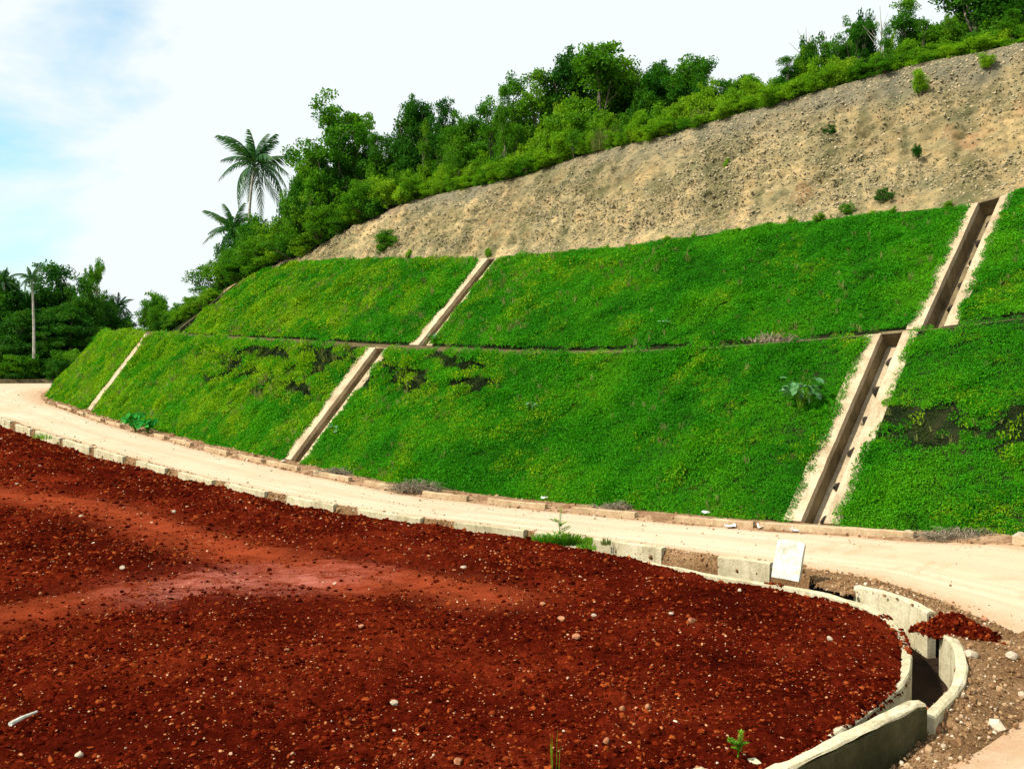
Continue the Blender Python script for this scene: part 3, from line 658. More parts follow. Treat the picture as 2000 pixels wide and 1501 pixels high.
# ------------------------------------------------------------------ chutes
def chute(k, c, a, b, d, depth, label, mats=('conc', 'conc_old_shade'), stubs=0, t0=0.0, t1=1.0, wav=.04):
    base = S(k, c, 0.0); th = empty('drain_chute', tuple(base)); tag(th, label, 'drain', 'stepless concrete drain chutes down the green banks')
    t = np.linspace(t0, t1, 30); r = np.random.default_rng(int(c*10))
    def prism(s0, s1, n0, n1, nm, m, jit=0.0, j0=None, j1=None):
        V = []
        for ti_ in range(len(t)):
            sa = s0+(j0[ti_] if j0 is not None else 0); sb = s1+(j1[ti_] if j1 is not None else 0)
            pa = S(k, sa, t[ti_]); pb = S(k, sb, t[ti_]); na = Nrm(k, c, np.clip(t[ti_], .05, .95))
            V += [pa+na*n0, pa+na*n1, pb+na*n1, pb+na*n0]
        f = []
        for i in range(len(t)-1):
            for q in range(4): A = i*4+q; B = i*4+(q+1) % 4; f.append((A, B, B+4, A+4))
        f.append((3, 2, 1, 0)); n = len(t)*4; f.append((n-4, n-3, n-2, n-1))
        V = np.array(V)+r.normal(size=(len(V), 3))*jit
        return solid(nm, V, f, m, th)
    sm = lambda: np.convolve(r.normal(size=len(t)+4)*wav, np.ones(5)/5, 'valid')
    L_, R_2 = c-b/2, c+b/2
    prism(L_-a, L_, -.14, .07, 'side_flange', M[mats[0]], .005, sm(), None)
    prism(R_2, R_2+d, -.14, .07, 'side_flange', M[mats[0]], .005, None, sm())
    prism(L_-.12, L_-.004, -depth-.05, -.145, 'side_wall', M[mats[1]], 0)  # left wall coloured darker than the right, as the shaded side
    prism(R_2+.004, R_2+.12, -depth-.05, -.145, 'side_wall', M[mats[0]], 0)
    prism(L_-.11, R_2+.11, -depth-.12, -depth, 'channel_floor', M[mats[1] if depth > .65 else mats[0]], .004)  # deep channels get the floor colour with shade put into it
    if t1 >= 1:
        mb = MB(); n = Nrm(k, c, .95); e = S(k, c, 1.0)-S(k, c, .98); e /= np.linalg.norm(e); V = []
        for q in (0, .12):
            for ss_, nn in ((L_-.13, -depth-.1), (R_2+.13, -depth-.1), (R_2+.13, .02), (L_-.13, .02)): V.append(S(k, ss_, 1.0)+n*nn+e*(q-.01))
        mb.add(V, [(0, 1, 2, 3), (7, 6, 5, 4), (0, 4, 5, 1), (1, 5, 6, 2), (2, 6, 7, 3), (3, 7, 4, 0)]); mb.build('head_wall', M[mats[1]], th)
    for i in range(stubs):
        ti_ = (i+.35)/stubs; n = Nrm(k, c, ti_); p = S(k, c+b*.10, ti_)-n*depth
        up = S(k, c, min(ti_+.05, 1))-S(k, c, ti_-.02); up /= np.linalg.norm(up); cr = np.cross(up, n)
        mb = MB(); mb.rock(p+n*.12, .24, 100+i, .9, 1); mb.build('splash_block', M['metal_dark'], th)
        mb = MB(); mb.tube([p+n*.12, p+n*.22+cr*.22+up*.05], .03, 5); mb.build('stub_bar', M['metal_dark'], th)
        mb = MB(); mb.tube([p+n*.04-cr*.16, p+n*.09-cr*.26], .055, 5); mb.build('stub_pad', M['conc'], th)
    return th
chute(0, *CH[0][0], 'thin pale chute near the far left nose of the lower bank', stubs=0, wav=.1)
chute(0, *CH[0][1], 'narrow pale concrete chute on the lower bank left of centre, dark foliage either side')
chute(0, *CH[0][2], 'wide tan chute with dark stubs on the lower bank, right of the leafy plant', stubs=6)
chute(2, *CH[2][0], 'dark sunken drain chute at the overgrown left end of the upper bank', mats=('conc_moss_shade', 'conc_moss_shade'))  # shade of the sunken channel coloured into all its parts
chute(2, *CH[2][1], 'narrow concrete chute on the upper bank in the middle of the slope')
chute(2, *CH[2][2], 'tan concrete chute on the upper bank at right, reaching up to the bare rock', stubs=6)

# ------------------------------------------------------------------ creeper cover
def tuft_proto(seed, n, rad, size, h):
    r = np.random.default_rng(seed)
    def cf(m):
        a = r.uniform(0, 6.28, m); q = rad*np.sqrt(r.random(m)); return np.stack([q*np.cos(a), q*np.sin(a), h*r.random(m)**.7*(1-.4*(q/rad)**2)], 1)
    v, f = leaf_cloud(r, n, cf, size, .35, .62); return v, [tuple(q) for q in f]
def cover(name, k, s0, s1, N, label, seed):
    ss = rng.uniform(s0, s1, N); tv = rng.uniform(-.01 if k == 0 else .035, .985, N)
    Yd = np.interp(ss, Sq, L0[:, 1]); tv = np.where((tv > .97) & (k == 0), tv+.035*rng.random(N)*(fbm(ss*.6, ss*0+2, 77, 3) > -.05), tv); keep = rng.random(N) < np.clip((46/np.maximum(Yd, 20))**1.35, .22, 1)
    edge = .06+.17*(fbm(np.floor(ss*.12)*7.3+tv*16, tv*16, seed, 3)+1)                     # ragged edge over the flanges
    m = np.zeros(N, bool)
    for (c, a, b, d, e) in CH.get(k, []):
        m |= (ss > c-b/2-a+edge*.9) & (ss < c+b/2+d-edge*.6)
    keep &= ~m; ss, tv = ss[keep], tv[keep]; Yd = Yd[keep]
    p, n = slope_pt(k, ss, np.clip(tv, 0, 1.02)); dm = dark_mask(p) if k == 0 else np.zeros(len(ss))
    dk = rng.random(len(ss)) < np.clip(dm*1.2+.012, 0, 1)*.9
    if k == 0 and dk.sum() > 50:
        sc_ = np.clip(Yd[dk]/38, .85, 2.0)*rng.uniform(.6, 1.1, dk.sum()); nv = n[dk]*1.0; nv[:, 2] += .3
        scatter('blackish_creeper', [tuft_proto(900+i, 26, .2, .06, .10) for i in range(4)], p[dk]-n[dk]*.03, align_euler(nv, rng.uniform(0, 6.28, dk.sum())), sc_, M['blackish'], 'dark withered creeper in hollows of the lower bank')
    kk = ((rng.random(len(ss))*.75+.2) > dm) | (rng.random(len(ss)) < np.where(Yd < 42, .12, .03)*np.clip(fbm(ss*2.4, tv*16, 51, 3)*3, 0, 1)+.004); ss, tv, p, n, Yd, dm = ss[kk], tv[kk], p[kk], n[kk], Yd[kk], dm[kk]
    clump = np.clip(.5+.8*fbm(ss*1.1, tv*9, seed+3, 4, .6), 0, 1.1)
    sc = (.62+.75*clump)*np.clip(Yd/38, .85, 2.0)*rng.uniform(.8, 1.2, len(ss))*(1+.4*dm)
    nn = n*1.0; nn[:, 2] += .55; p = p+n*(clump*.09)[:, None]
    sclv = np.stack([sc, sc, sc*(1+.9*dm+.6*(clump > .85))], 1)
    sel = rng.random(len(ss)) < np.clip(.06+.9*(fbm(ss*.5, tv*5, seed+8, 3)-.12)+.55*(dm > .15)+np.interp(Yd, [34, 46, 62, 90], [-.12, .10, .45, .75]), 0, .95)
    pr = [tuft_proto(seed*10+i, 34, .21, .060, .11) for i in range(6)]
    for nm, q, mt, lb in ((name, ~sel, M['creeper'], label), ('creeper_clumps', sel, M['creeper_y'], label.replace('deep green', 'yellow green'))):
        scatter(nm, pr, p[q], align_euler(nn[q], rng.uniform(0, 6.28, q.sum())), sclv[q], mt, lb)
def stalks():
    pr = []
    for i in range(5):
        r = np.random.default_rng(700+i); v = []; f = []
        for j in range(7):
            a = r.uniform(0, 6.28); d = np.array([math.cos(a), math.sin(a), 0])*r.uniform(.03, .16); h = r.uniform(.16, .38); w_ = np.array([.010, .004, 0]); s0 = np.array([r.normal()*.04, r.normal()*.04, 0]); k_ = len(v)
            v += [s0-w_, s0+w_, s0+d*.5+w_*.8+np.array([0, 0, h*.7]), s0+d*.5-w_*.8+np.array([0, 0, h*.7]), s0+d+np.array([0, 0, h])]; f += [(k_, k_+1, k_+2, k_+3), (k_+3, k_+2, k_+4)]
        pr.append((np.array(v), f))
    P_, R_3 = [], []
    for k, n_ in ((0, 3800), (2, 2600)):
        ss = rng.uniform(s_u1 if k == 2 else Sq[8], SMAX, n_); tv = rng.random(n_); m = ~chute_mask(k, ss) & (rng.random(n_) < np.clip(.35+1.5*fbm(ss*.4, tv*4, 90, 3), .05, 1)); p, n = slope_pt(k, ss[m], tv[m]); P_.append(p+n*.05); R_3.append(align_euler(n*.4+np.array([0, 0, 1.]), rng.uniform(0, 6.28, m.sum())))
    P_ = np.vstack(P_); scatter('weed_stalks', pr, P_, np.vstack(R_3), rng.uniform(.6, 1.25, len(P_))*np.clip(P_[:, 1]/40, .8, 1.8), M['grass_dry'], 'thin pale weed stalks standing up through the creeper')
stalks()
cover('creeper_cover', 0, Sq[8], SMAX, 140000, 'deep green creeper cover on the lower bank', 3)
cover('creeper_cover', 2, s_u1-.3, SMAX, 100000, 'deep green creeper cover on the upper bank', 5)

# ------------------------------------------------------------------ kerb blocks along the far side
FARC, FARQ = smooth_curve(far_pts, .2)
farpx = np.array([proj(p)[0] if p[1] > 4 else 4000 for p in FARC]); far_ok = (np.arange(len(FARC)) > np.argmin(np.where(FARC[:, 1] > 80, farpx, 9e9))) & (FARC[:, 1] > 23)
def curve_between(CV, pxv, ok, x0, x1):
    m = ok & (pxv >= x0) & (pxv <= x1); return CV[m]
kerb_ranges = [(112, 140), (150, 162), (167, 196), (205, 235), (300, 322), (335, 376), (398, 442), (465, 513), (518, 586), (610, 682), (710, 790), (822, 916), (945, 1064), (1110, 1241), (1312, 1474), (1479, 1786), (1965, 2120)]
kl = ['by the far left bend', 'very short, at the far left bend', 'near the foot of the far left chute', 'just right of the far left chute', 'beside the pair of round green plants', 'right of the round green plants', 'well left of the central chute', 'left of the central chute foot', 'at the foot of the central chute', 'just right of the central chute foot',
      'left of the grey dry brush heap', 'right of the grey dry brush heap', 'with a scrap of white litter on its end', 'opposite the tall weed on the ditch wall', 'left of the wide chute foot', 'long one across the wide chute foot', 'at the right edge behind dry twigs']
for i, ((x0, x1), l) in enumerate(zip(kerb_ranges, kl)):
    seg = curve_between(FARC, farpx, far_ok, x0, x1)
    if len(seg) < 2: continue
    seg = seg[::max(1, len(seg)//8)].copy() if len(seg) > 16 else seg.copy()
    seg[:, 2] += .23
    o = strip_wall('kerb_block', seg, .20, float(seg[:, 2].min()-.34), M['conc_kerb'], 1, None, .010, .02, i, .3)
    tag(o, 'tan bank side kerb block, '+l, 'kerb', 'kerb blocks on the bank side of the road')

# ------------------------------------------------------------------ ditch: outer wall blocks along the near edge
NEARC, NEARQ = smooth_curve(near_pts, .2)
nearpx = np.array([proj(p)[0] if p[1] > 4 else 4000 for p in NEARC]); i0 = int(np.argmin(np.linalg.norm(NEARC[:, :2]-np.array([-60, 95]), axis=1)))
i1 = int(np.argmin(np.linalg.norm(NEARC-P(2000, 1243, .42), axis=1))); near_ok = (np.arange(len(NEARC)) >= i0) & (np.arange(len(NEARC)) <= i1)
print('i01', i0, i1, len(NEARC))
def verge():
    m = (np.arange(len(NEARC)) > i0-60) & (nearpx < 1600) & (np.arange(len(NEARC)) <= i1); p = NEARC[m]
    d = np.gradient(p[:, :2], axis=0); d /= np.linalg.norm(d, axis=1)[:, None]; nr = np.stack([d[:, 1], -d[:, 0]], 1)
    W = 7; V = []
    for k_, (o_, dz) in enumerate([(-.35, -.03), (-.1, .016), (0.02, .0), (.08, -.06), (.15, -.16), (.21, -.32), (.235, -.62)]):
        q = np.column_stack([p[:, :2]+nr*o_, p[:, 2]+dz]); q[:, 2] += (.035 if k_ > 1 else .012)*fbm(q[:, 0]*3.1, q[:, 1]*3.1, 12+k_); V.append(q)
    V = np.stack(V, 1); o = solid('road_verge', V.reshape(-1, 3), grid_faces(len(p), W), M['gravel'], None, True)
    tag(o, 'rubble edge where the road drops into the ditch', None, None, 'structure')
verge()
blocks = [(-170, -25), (-20, 26), (36, 66), (75, 124), (130, 187), (191, 255), (272, 334), (356, 425), (446, 535), (566, 667), (706, 832), (884, 1040), (1043, 1150), (1153, 1312), (1402, 1524)]
bl = ['at the far left, outside the frame', 'at the left edge of the photo', 'by the small green weed', 'right of the small green weed', 'second after the small green weed', 'left of a narrow gap', 'shorter one between two gaps', 'longer one left of centre', 'opposite the central chute', 'with a dark notch at its right end',
      'tall one left of the yellowish block', 'yellowish long one before the tall weed', 'partly behind the tall weed', 'grey stained one right of the tall weed', 'grey one touching the leaning white slab']
for i, ((x0, x1), l) in enumerate(zip(blocks, bl)):
    seg = curve_between(NEARC, nearpx, near_ok, x0, x1)
    if len(seg) < 2: continue
    seg = seg[::max(1, len(seg)//8)].copy() if len(seg) > 16 else seg.copy()
    seg[:, 2] += .075
    o = strip_wall('ditch_wall_block', seg, .24, -.6, M['conc_wall'], -1, None, .010, .02, 50+i, .3)
    tag(o, 'pale ditch wall block, '+l, 'wall block', 'blocks of the ditch wall on the near side of the road')

# inner wall, curved outer walls at the right
INNER = [P(x, y, z) for x, y, z in [(900,1058,.30),(1050,1070,.30),(1200,1086,.30),(1300,1102,.33),(1400,1121,.35),(1500,1137,.37),(1580,1150,.4),(1650,1167,.4),(1715,1190,.4),(1757,1222,.4),(1777,1260,.4),(1781,1298,.4),(1766,1332,.4),(1735,1360,.4),(1680,1402,.4),(1615,1444,.4),(1545,1488,.4),(1470,1535,.4),(1380,1590,.4)]]
o = strip_wall('ditch_inner_wall', INNER, .19, -.7, M['conc_wall'], -1, None, .012, .03, 3, .22); tag(o, 'curved concrete wall holding back the edge of the red earth', 'retaining wall')
W1 = [P(x, y, z) for x, y, z in [(1668,1143,.50),(1700,1149,.56),(1740,1160,.56),(1775,1174,.55),(1812,1194,.55)]]
W2 = [P(x, y, z) for x, y, z in [(1834,1232,.45),(1856,1252,.50),(1866,1282,.50),(1864,1315,.47),(1850,1342,.42),(1826,1368,.38),(1800,1394,.35)]]
W3 = [P(x, y, z) for x, y, z in [(1792,1366,.62),(1775,1366,.64),(1735,1385,.62),(1680,1413,.58),(1600,1452,.52),(1500,1502,.46),(1400,1555,.42)]]
o = strip_wall('ditch_outer_wall', W1, .19, -.7, M['conc_wall'], 1, None, .014, .035, 4, .2); tag(o, 'broken stained wall piece of the ditch, partly under the red spoil heap', 'retaining wall')
o = strip_wall('ditch_outer_wall', W2, .20, -.7, M['conc_wall'], 1, None, .014, .035, 5, .2); tag(o, 'rounded pale wall piece at the outside of the ditch bend, right of the dark hole', 'retaining wall')
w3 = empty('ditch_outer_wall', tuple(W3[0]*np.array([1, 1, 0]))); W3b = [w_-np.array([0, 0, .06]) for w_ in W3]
strip_wall('wall_body', W3b, .22, -.7, M['conc_moss_shade'], 1, w3, .016, .02, 6, .2)  # body colour darkened for the shade on the outer face
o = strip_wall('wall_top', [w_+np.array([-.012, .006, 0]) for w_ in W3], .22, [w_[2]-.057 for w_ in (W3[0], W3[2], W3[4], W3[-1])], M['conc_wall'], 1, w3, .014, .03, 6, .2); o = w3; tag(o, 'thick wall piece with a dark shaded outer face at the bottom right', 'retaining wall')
HW = [P(x, y, z) for x, y, z in [(1475,1478,.42),(1420,1484,.42),(1360,1492,.42),(1290,1502,.42),(1200,1520,.42)]]
o = strip_wall('ditch_head_wall', HW, .2, -.7, M['conc_wall'], 1, None, .012, .03, 7, .2); tag(o, 'straight concrete wall end under the small weed at the bottom edge', 'retaining wall')

def shoulder():
    ne = NEARC[(np.arange(len(NEARC)) >= np.argmin(np.abs(nearpx-1560)+(~near_ok)*1e4)) & (NEARC[:, 1] > 11.5) & (NEARC[:, 0] > 0)]
    inn = smooth_curve([P(1596,1143,.25), P(1635,1156,.30), P(1662,1160,.34)] + [w_+np.array([.1, .05, -.06]) for w_ in W1] + [w_+np.array([.12, 0, -.07]) for w_ in W2[1:-1]] +
                       [P(1808,1390,.2)+np.array([.1, 0, 0])] + [np.array([w_[0]+.12, w_[1]-.12, -.18]) for w_ in W3[2:]], .2)[0]
    n = 160; a = np.stack([np.interp(np.linspace(0, 1, n), np.linspace(0, 1, len(ne)), ne[:, j]) for j in range(3)], 1)
    b = np.stack([np.interp(np.linspace(0, 1, n), np.linspace(0, 1, len(inn)), inn[:, j]) for j in range(3)], 1)
    W = 26; t = np.linspace(-.04, 1, W); V = a[:, None]*(1-t)[None, :, None]+b[:, None]*t[None, :, None]
    V[..., 2] += .05*fbm(V[..., 0]*1.6, V[..., 1]*1.6, 77, 4)*np.clip(t*6, 0, 1)[None]+.025*fbm(V[..., 0]*7, V[..., 1]*7, 78, 3)*np.clip(t*6, 0, 1)[None]+.006
    V[:, 0, 2] -= .03
    o = solid('shoulder', V.reshape(-1, 3), grid_faces(n, W), M['gravel'], None, True); tag(o, 'brown gravel shoulder between the road bend and the curved ditch walls', None, None, 'structure')
    return V
SHV = shoulder()
o = solid('ditch_floor', np.array([(-2, 11, -.46), (12, 11, -.46), (12, 34, -.46), (-2, 34, -.46)]), [(0, 1, 2, 3)], M['ditch']); tag(o, 'shade-dark mud floor of the drainage ditch', None, None, 'structure')

# ------------------------------------------------------------------ red earth
SE = [np.array([-75, 128, .3]), np.array([-50, 90, .3])] + [P(x, y, z) for x, y, z in [(0,835,.3),(60,856,.32),(140,880,.35),(250,912,.35),(400,947,.38),(500,972,.38),(640,1000,.4),(760,1018,.4),(900,1036,.4),(1040,1055,.42),(1180,1080,.42)]]
SEi = [P(x, y, z) for x, y, z in [(1280,1106,.42),(1360,1120,.44),(1440,1136,.46),(1520,1150,.46),(1600,1164,.46),(1670,1184,.46),(1722,1206,.46),(1745,1232,.46),(1757,1262,.44),(1758,1298,.44),(1742,1330,.44),(1710,1360,.42),(1655,1402,.42),(1590,1444,.42),(1520,1486,.42),(1440,1500,.42),(1360,1512,.42),(1290,1522,.42)]]
edge_pts = SE+SEi; EC, EQ = smooth_curve(edge_pts, .5)
poly = np.vstack([EC[:, :2], [(-3, 13.2), (-15, 11.8), (-75, 11), (-110, 60), (-110, 128)]])
TR1 = np.array([P(x, y, .5)[:2] for x, y in [(-200,930),(0,965),(120,985),(230,1010),(330,1045),(450,1090),(600,1118),(760,1145),(950,1180)]])
TR2 = np.array([P(x, y, .5)[:2] for x, y in [(-100,1250),(80,1215),(230,1180),(350,1160),(470,1150),(600,1152),(690,1160)]])
PK = np.array([P(x, y, .5)[:2] for x, y in [(330,1172),(400,1158),(480,1145),(560,1150),(640,1140)]])
def soil_h(x, y):
    pt = np.stack([x.ravel(), y.ravel()], 1); d = poly_dist(pt, EC[:, :2]); ins = in_poly(pt, poly)
    sd = np.where(ins, d, -d).reshape(x.shape)
    base = .44+.10*np.clip(sd/1.5, 0, 1)+.35*fbm(x*.09+2, y*.07, 61, 3)*np.clip(sd/6, 0, 1)+.12*np.clip(sd-3, 0, 12)/12
    dust = np.exp(-(poly_dist(pt, TR1)/1.05)**2)+.8*np.exp(-(poly_dist(pt, TR2)/1.0)**2)
    dust = np.clip(dust, 0, 1).reshape(x.shape); pink = np.clip(np.exp(-(poly_dist(pt, PK)/1.15)**2), 0, 1).reshape(x.shape)
    rough = .07*fbm(x*.8, y*.5+x*.3, 63, 3)+.10*fbm(x*2.3+y*.5, y*2.0, 65, 4, .68)*(1-.7*dust)
    rid = .06*(1-2*np.abs(fbm(x*.35-y*.12, y*1.1+x*.35, 68, 2)))*np.clip(sd/3, 0, 1)
    d2 = poly_dist(pt, TR2).reshape(x.shape); rut = .045*np.sin(d2*4.2+1.5*fbm(x*.3, y*.3, 70, 2))*np.exp(-(d2/4.5)**2)
    d1 = poly_dist(pt, TR1).reshape(x.shape); rut = rut+.05*np.sin(d1*3.4+fbm(x*.4, y*.4, 71, 2))*np.exp(-(d1/3.2)**2)
    z = base+rough+rid-.05*dust+rut*np.clip(sd/1.5, 0, 1)
    z = np.where(sd < 0, z+sd*.95, z); return z, sd, dust, pink
def soil():
    ys = [11.0]; 
    while ys[-1] < 128: ys.append(ys[-1]+max(.075, .0065*ys[-1]-.03))
    ys = np.array(ys); xs = np.concatenate([np.arange(-95, -34, .45), np.arange(-34, -12, .16), np.arange(-12, 8.8, .085)])
    X, Y = np.meshgrid(xs, ys); Z, sd, dust, pink = soil_h(X, Y)
    cut = np.where(X > 2.6, -.12, -1.1)          # beside the inner wall the earth stops at the wall
    ok = sd > cut; keep = ok[:-1, :-1] | ok[1:, 1:] | ok[1:, :-1] | ok[:-1, 1:]
    f = grid_faces(len(ys), len(xs), keep); used = np.unique(f); mp_ = -np.ones(X.size, np.int64); mp_[used] = np.arange(len(used))
    v = np.stack([X, Y, Z], -1).reshape(-1, 3)[used]; me = mesh_from('red_earth', v, mp_[f], M['soil'], True)
    for nm, A in (('dust', dust), ('pink', pink)):
        a = me.attributes.new(nm, 'FLOAT', 'POINT'); a.data.foreach_set('value', A.reshape(-1)[used].astype(np.float32))
    o = obj('red_earth', me); tag(o, 'field of loose dark red earth filling the foreground', None, None, 'structure'); print('soil verts', len(v))
soil()
def soil_scatter(N, name, protos, size, mat, label, dustpow, seed, spread=1.0, flat=(1.1, .9, .7)):
    y = 11.5*np.exp(rng.random(N)**.9*np.log(95/11.5)); x = rng.uniform(-.62, .62, N)*y; m = (x < 9); x, y = x[m], y[m]
    z, sd, dust, pink = soil_h(x, y)
    cl = np.clip(.55+fbm(x*.5, y*.5, seed, 3), 0, 1)
    k_ = (sd > -.15) & (rng.random(len(x)) < (1-dustpow*dust)*(.25+.75*cl)); x, y, z = x[k_], y[k_], z[k_]
    s = np.minimum(rng.lognormal(math.log(size), .58, len(x)), size*3.2)*np.clip(y/22, .9, 2.6)**.8
    n = np.column_stack([rng.normal(size=(len(x), 2))*.3, np.ones(len(x))])
    scatter(name, protos, np.column_stack([x, y, z+s*.05]), align_euler(n, rng.uniform(0, 6.28, len(x))), s[:, None]*np.array(flat)*rng.uniform(.75, 1.3, (len(x), 3)), mat, label)
RP = [rock_vf(i+20) for i in range(6)]
soil_scatter(190000, 'earth_clods', RP, .022, M['clod'], 'loose red clods and crumbs strewn over the red earth', .75, 81)
soil_scatter(40000, 'pale_pebbles', RP, .012, M['pebble'], 'pale and orange pebbles scattered in the red earth', .45, 82)

# a few stones in the red earth that can be picked out
def stone(px, py, z, r, label, mat='pale_stone', seed=0, group=None, sq=.75, onsoil=True):
    p = P(px, py, z)
    if onsoil:
        for _ in range(4):
            zz = float(soil_h(np.array([p[0]]), np.array([p[1]]))[0][0]); p = P(px, py, zz)
    mb = MB(); mb.rock(p+np.array([0, 0, r*.3]), r, seed+300, sq, 1); o = mb.build('stone', M[mat]); tag(o, label, 'stone', group)
stone(1620, 1249, .5, .075, 'small white stone in the red earth near its right edge', seed=1)
rs = np.random.default_rng(5)
spots = [(655,1143),(1125,1245),(770,1375),(1060,1180),(1160,1203),(1185,1450),(340,1000),(560,1270),(1310,1199),(1350,1215),(1420,1135),(1265,1382),(155,1475),(895,1490),(160,1010),(1095,1210),(1445,1155),(705,1225),(905,1110),(1215,1385),(240,1110),(800,1075)]
for i, (x, y) in enumerate(spots): stone(x, y, .5, .06+.03*rs.random(), ('orange' if i % 2 else 'pale')+' stone in the red earth, %s of these stones from the left' % ordn(1+sum(1 for q in spots if q[0] < x)), 'red_stone' if i % 2 else 'pale_stone', 10+i, 'stones lying in the red earth')

# spoil heap on the outer wall
def heap():
    c = P(1868, 1234, .45); n = 44; u = np.linspace(-1, 1, n); X, Y = np.meshgrid(u, u); ax = .95; ay = .5
    a = -.75; xr = X*ax*math.cos(a)-Y*ay*math.sin(a); yr = X*ax*math.sin(a)+Y*ay*math.cos(a)
    r = np.hypot(X, Y); x = c[0]+xr+.05; y = c[1]+yr
    z = c[2]-.12+.46*np.clip(1-r**1.4, -.4, 1)+.07*fbm(x*3, y*3, 91)+.04*fbm(x*8, y*8, 92)
    keep = (r < 1)[:-1, :-1]
    t = empty('spoil_heap', (c[0], c[1], .3)); tag(t, 'small heap of dark red earth spilled over the gap in the ditch wall', 'earth heap')
    me = solid('heap_body', np.stack([x, y, z], -1).reshape(-1, 3), grid_faces(n, n, keep), M['soil'], t, True)
    m = (r < 1).reshape(-1); q = np.stack([x, y, z], -1).reshape(-1, 3)[m]; q = q[rng.integers(0, len(q), 1100)]+rng.normal(size=(1100, 3))*np.array([.03, .03, .008])
    s = np.minimum(rng.lognormal(math.log(.024), .5, len(q)), .07); scatter('heap_clods', RP, q, rng.uniform(0, 6, (len(q), 3)), s, M['clod'], None, t)
heap()
# rubble on the shoulder, gutter and verge
def rubble():
    A = SHV.reshape(-1, 3); i = rng.integers(0, len(A), 5200); q = A[i]+rng.normal(size=(5200, 3))*np.array([.09, .09, 0]); s = rng.lognormal(math.log(.017), .6, len(q))
    scatter('shoulder_rubble', RP, q+np.array([0, 0, .006]), rng.uniform(0, 6, (len(q), 3)), s, M['rubble'], 'gravel and broken stone strewn over the road shoulder')
    i = rng.integers(0, len(GA), 5200); t = rng.random(5200)[:, None]; q = GA[i]*(1-t)+GB[i]*t; q = q[(q[:, 1] < 100)]; q[:, 2] += .03; s = rng.lognormal(math.log(.03), .5, len(q))*np.clip(q[:, 1]/40, .7, 1.6)
    scatter('gutter_rubble', RP, q, rng.uniform(0, 6, (len(q), 3)), s, M['rubble'], 'broken stones in the dirt strip below the green bank')
    m = near_ok & (nearpx < 1600); p = NEARC[m]; i = rng.integers(0, len(p), 3500); d = np.gradient(p[:, :2], axis=0); d /= np.linalg.norm(d, axis=1)[:, None]
    o_ = rng.uniform(-.25, .24, 3500); q = p[i].copy(); q[:, :2] += np.stack([d[i, 1], -d[i, 0]], 1)*o_[:, None]; q[:, 2] += -np.clip(o_, 0, 1)**1.5*2.2
    s = rng.lognormal(math.log(.03), .5, len(q)); scatter('verge_rubble', RP, q, rng.uniform(0, 6, (len(q), 3)), s, M['rubble'], 'broken stones in the gaps of the ditch wall')
rubble()
def spilled():
    c, q_ = smooth_curve(INNER[5:-2], .05); d = np.gradient(c[:, :2], axis=0); d /= np.linalg.norm(d, axis=1)[:, None]; i = rng.integers(0, len(c), 2600)
    k_ = rng.random(2600) < np.clip(.25+2.2*fbm(q_[i]*1.3, q_[i]*0, 97, 3), 0, 1); i = i[k_]; o_ = rng.random(len(i))**1.4*.19; q = c[i].copy(); q[:, :2] += np.stack([d[i, 1], -d[i, 0]], 1)*o_[:, None]*1.0; q[:, 2] += .006
    scatter('spilled_clods', RP, q, rng.uniform(0, 6, (len(q), 3)), rng.lognormal(math.log(.016), .5, len(q)), M['clod'], 'red crumbs spilled over the top of the curved ditch wall')
spilled()
def road_crumbs():
    i = rng.integers(0, len(RA), 5200); e = rng.random(5200)**4.5*.5; e = np.where(rng.random(5200) < .5, e, 1-e)[:, None]; q = RA[i]*(1-e)+RB[i]*e; q[:, :2] += rng.normal(size=(5200, 2))*.08; q[:, 2] += .05*np.sin(np.pi*e[:, 0])
    s = rng.lognormal(math.log(.011), .6, len(q))*np.clip(q[:, 1]/28, .6, 2.2); scatter('road_crumbs', RP, q, rng.uniform(0, 6, (len(q), 3)), s, M['rubble'], 'crumbs of stone and dirt scattered along the road edges')
road_crumbs()
def stone_at(p, r, label, mat='pale_stone', seed=0, sq=.75, cat='stone'):
    mb = MB(); mb.rock(np.array(p)+np.array([0, 0, r*.35]), r, seed+500, sq, 1); o = mb.build('stone', M[mat]); tag(o, label, cat)
stone_at(P(1897, 1282, .42), .15, 'pale angular boulder on the shoulder below the red spoil heap', seed=1)
stone_at(P(1975, 1284, .40), .10, 'pinkish round stone near the right edge of the shoulder', seed=2)
stone_at(P(1922, 1212, .44), .09, 'red brown stone at the road edge above the spoil heap', 'red_stone', 3)
stone_at(P(1812, 1392, .2), .09, 'brown stone against the tip of the rounded ditch wall', 'red_stone', 4)
stone_at(P(1828, 1430, .05), .11, 'pinkish half buried stone on the shoulder beside the shaded wall', 'red_stone', 5)
stone_at(P(1992, 1056, .85), .26, 'pinkish boulder in the roadside strip at the right edge', seed=6)
stone_at(P(1755, 1050, .62), .22, 'flat orange brown rock lying before the end of the long kerb', 'red_stone', 7, .35)
stone_at(P(1776, 1043, .72), .17, 'white pink stone beside the flat orange rock', seed=8, sq=.5)
stone_at(P(1814, 1051, .68), .09, 'small pale stone right of the flat orange rock', seed=9)
stone_at(P(505, 908, .05)+np.array([1, 1, 0]), .16, 'tan stone in the creeper edge left of the central chute', seed=10, sq=.5)

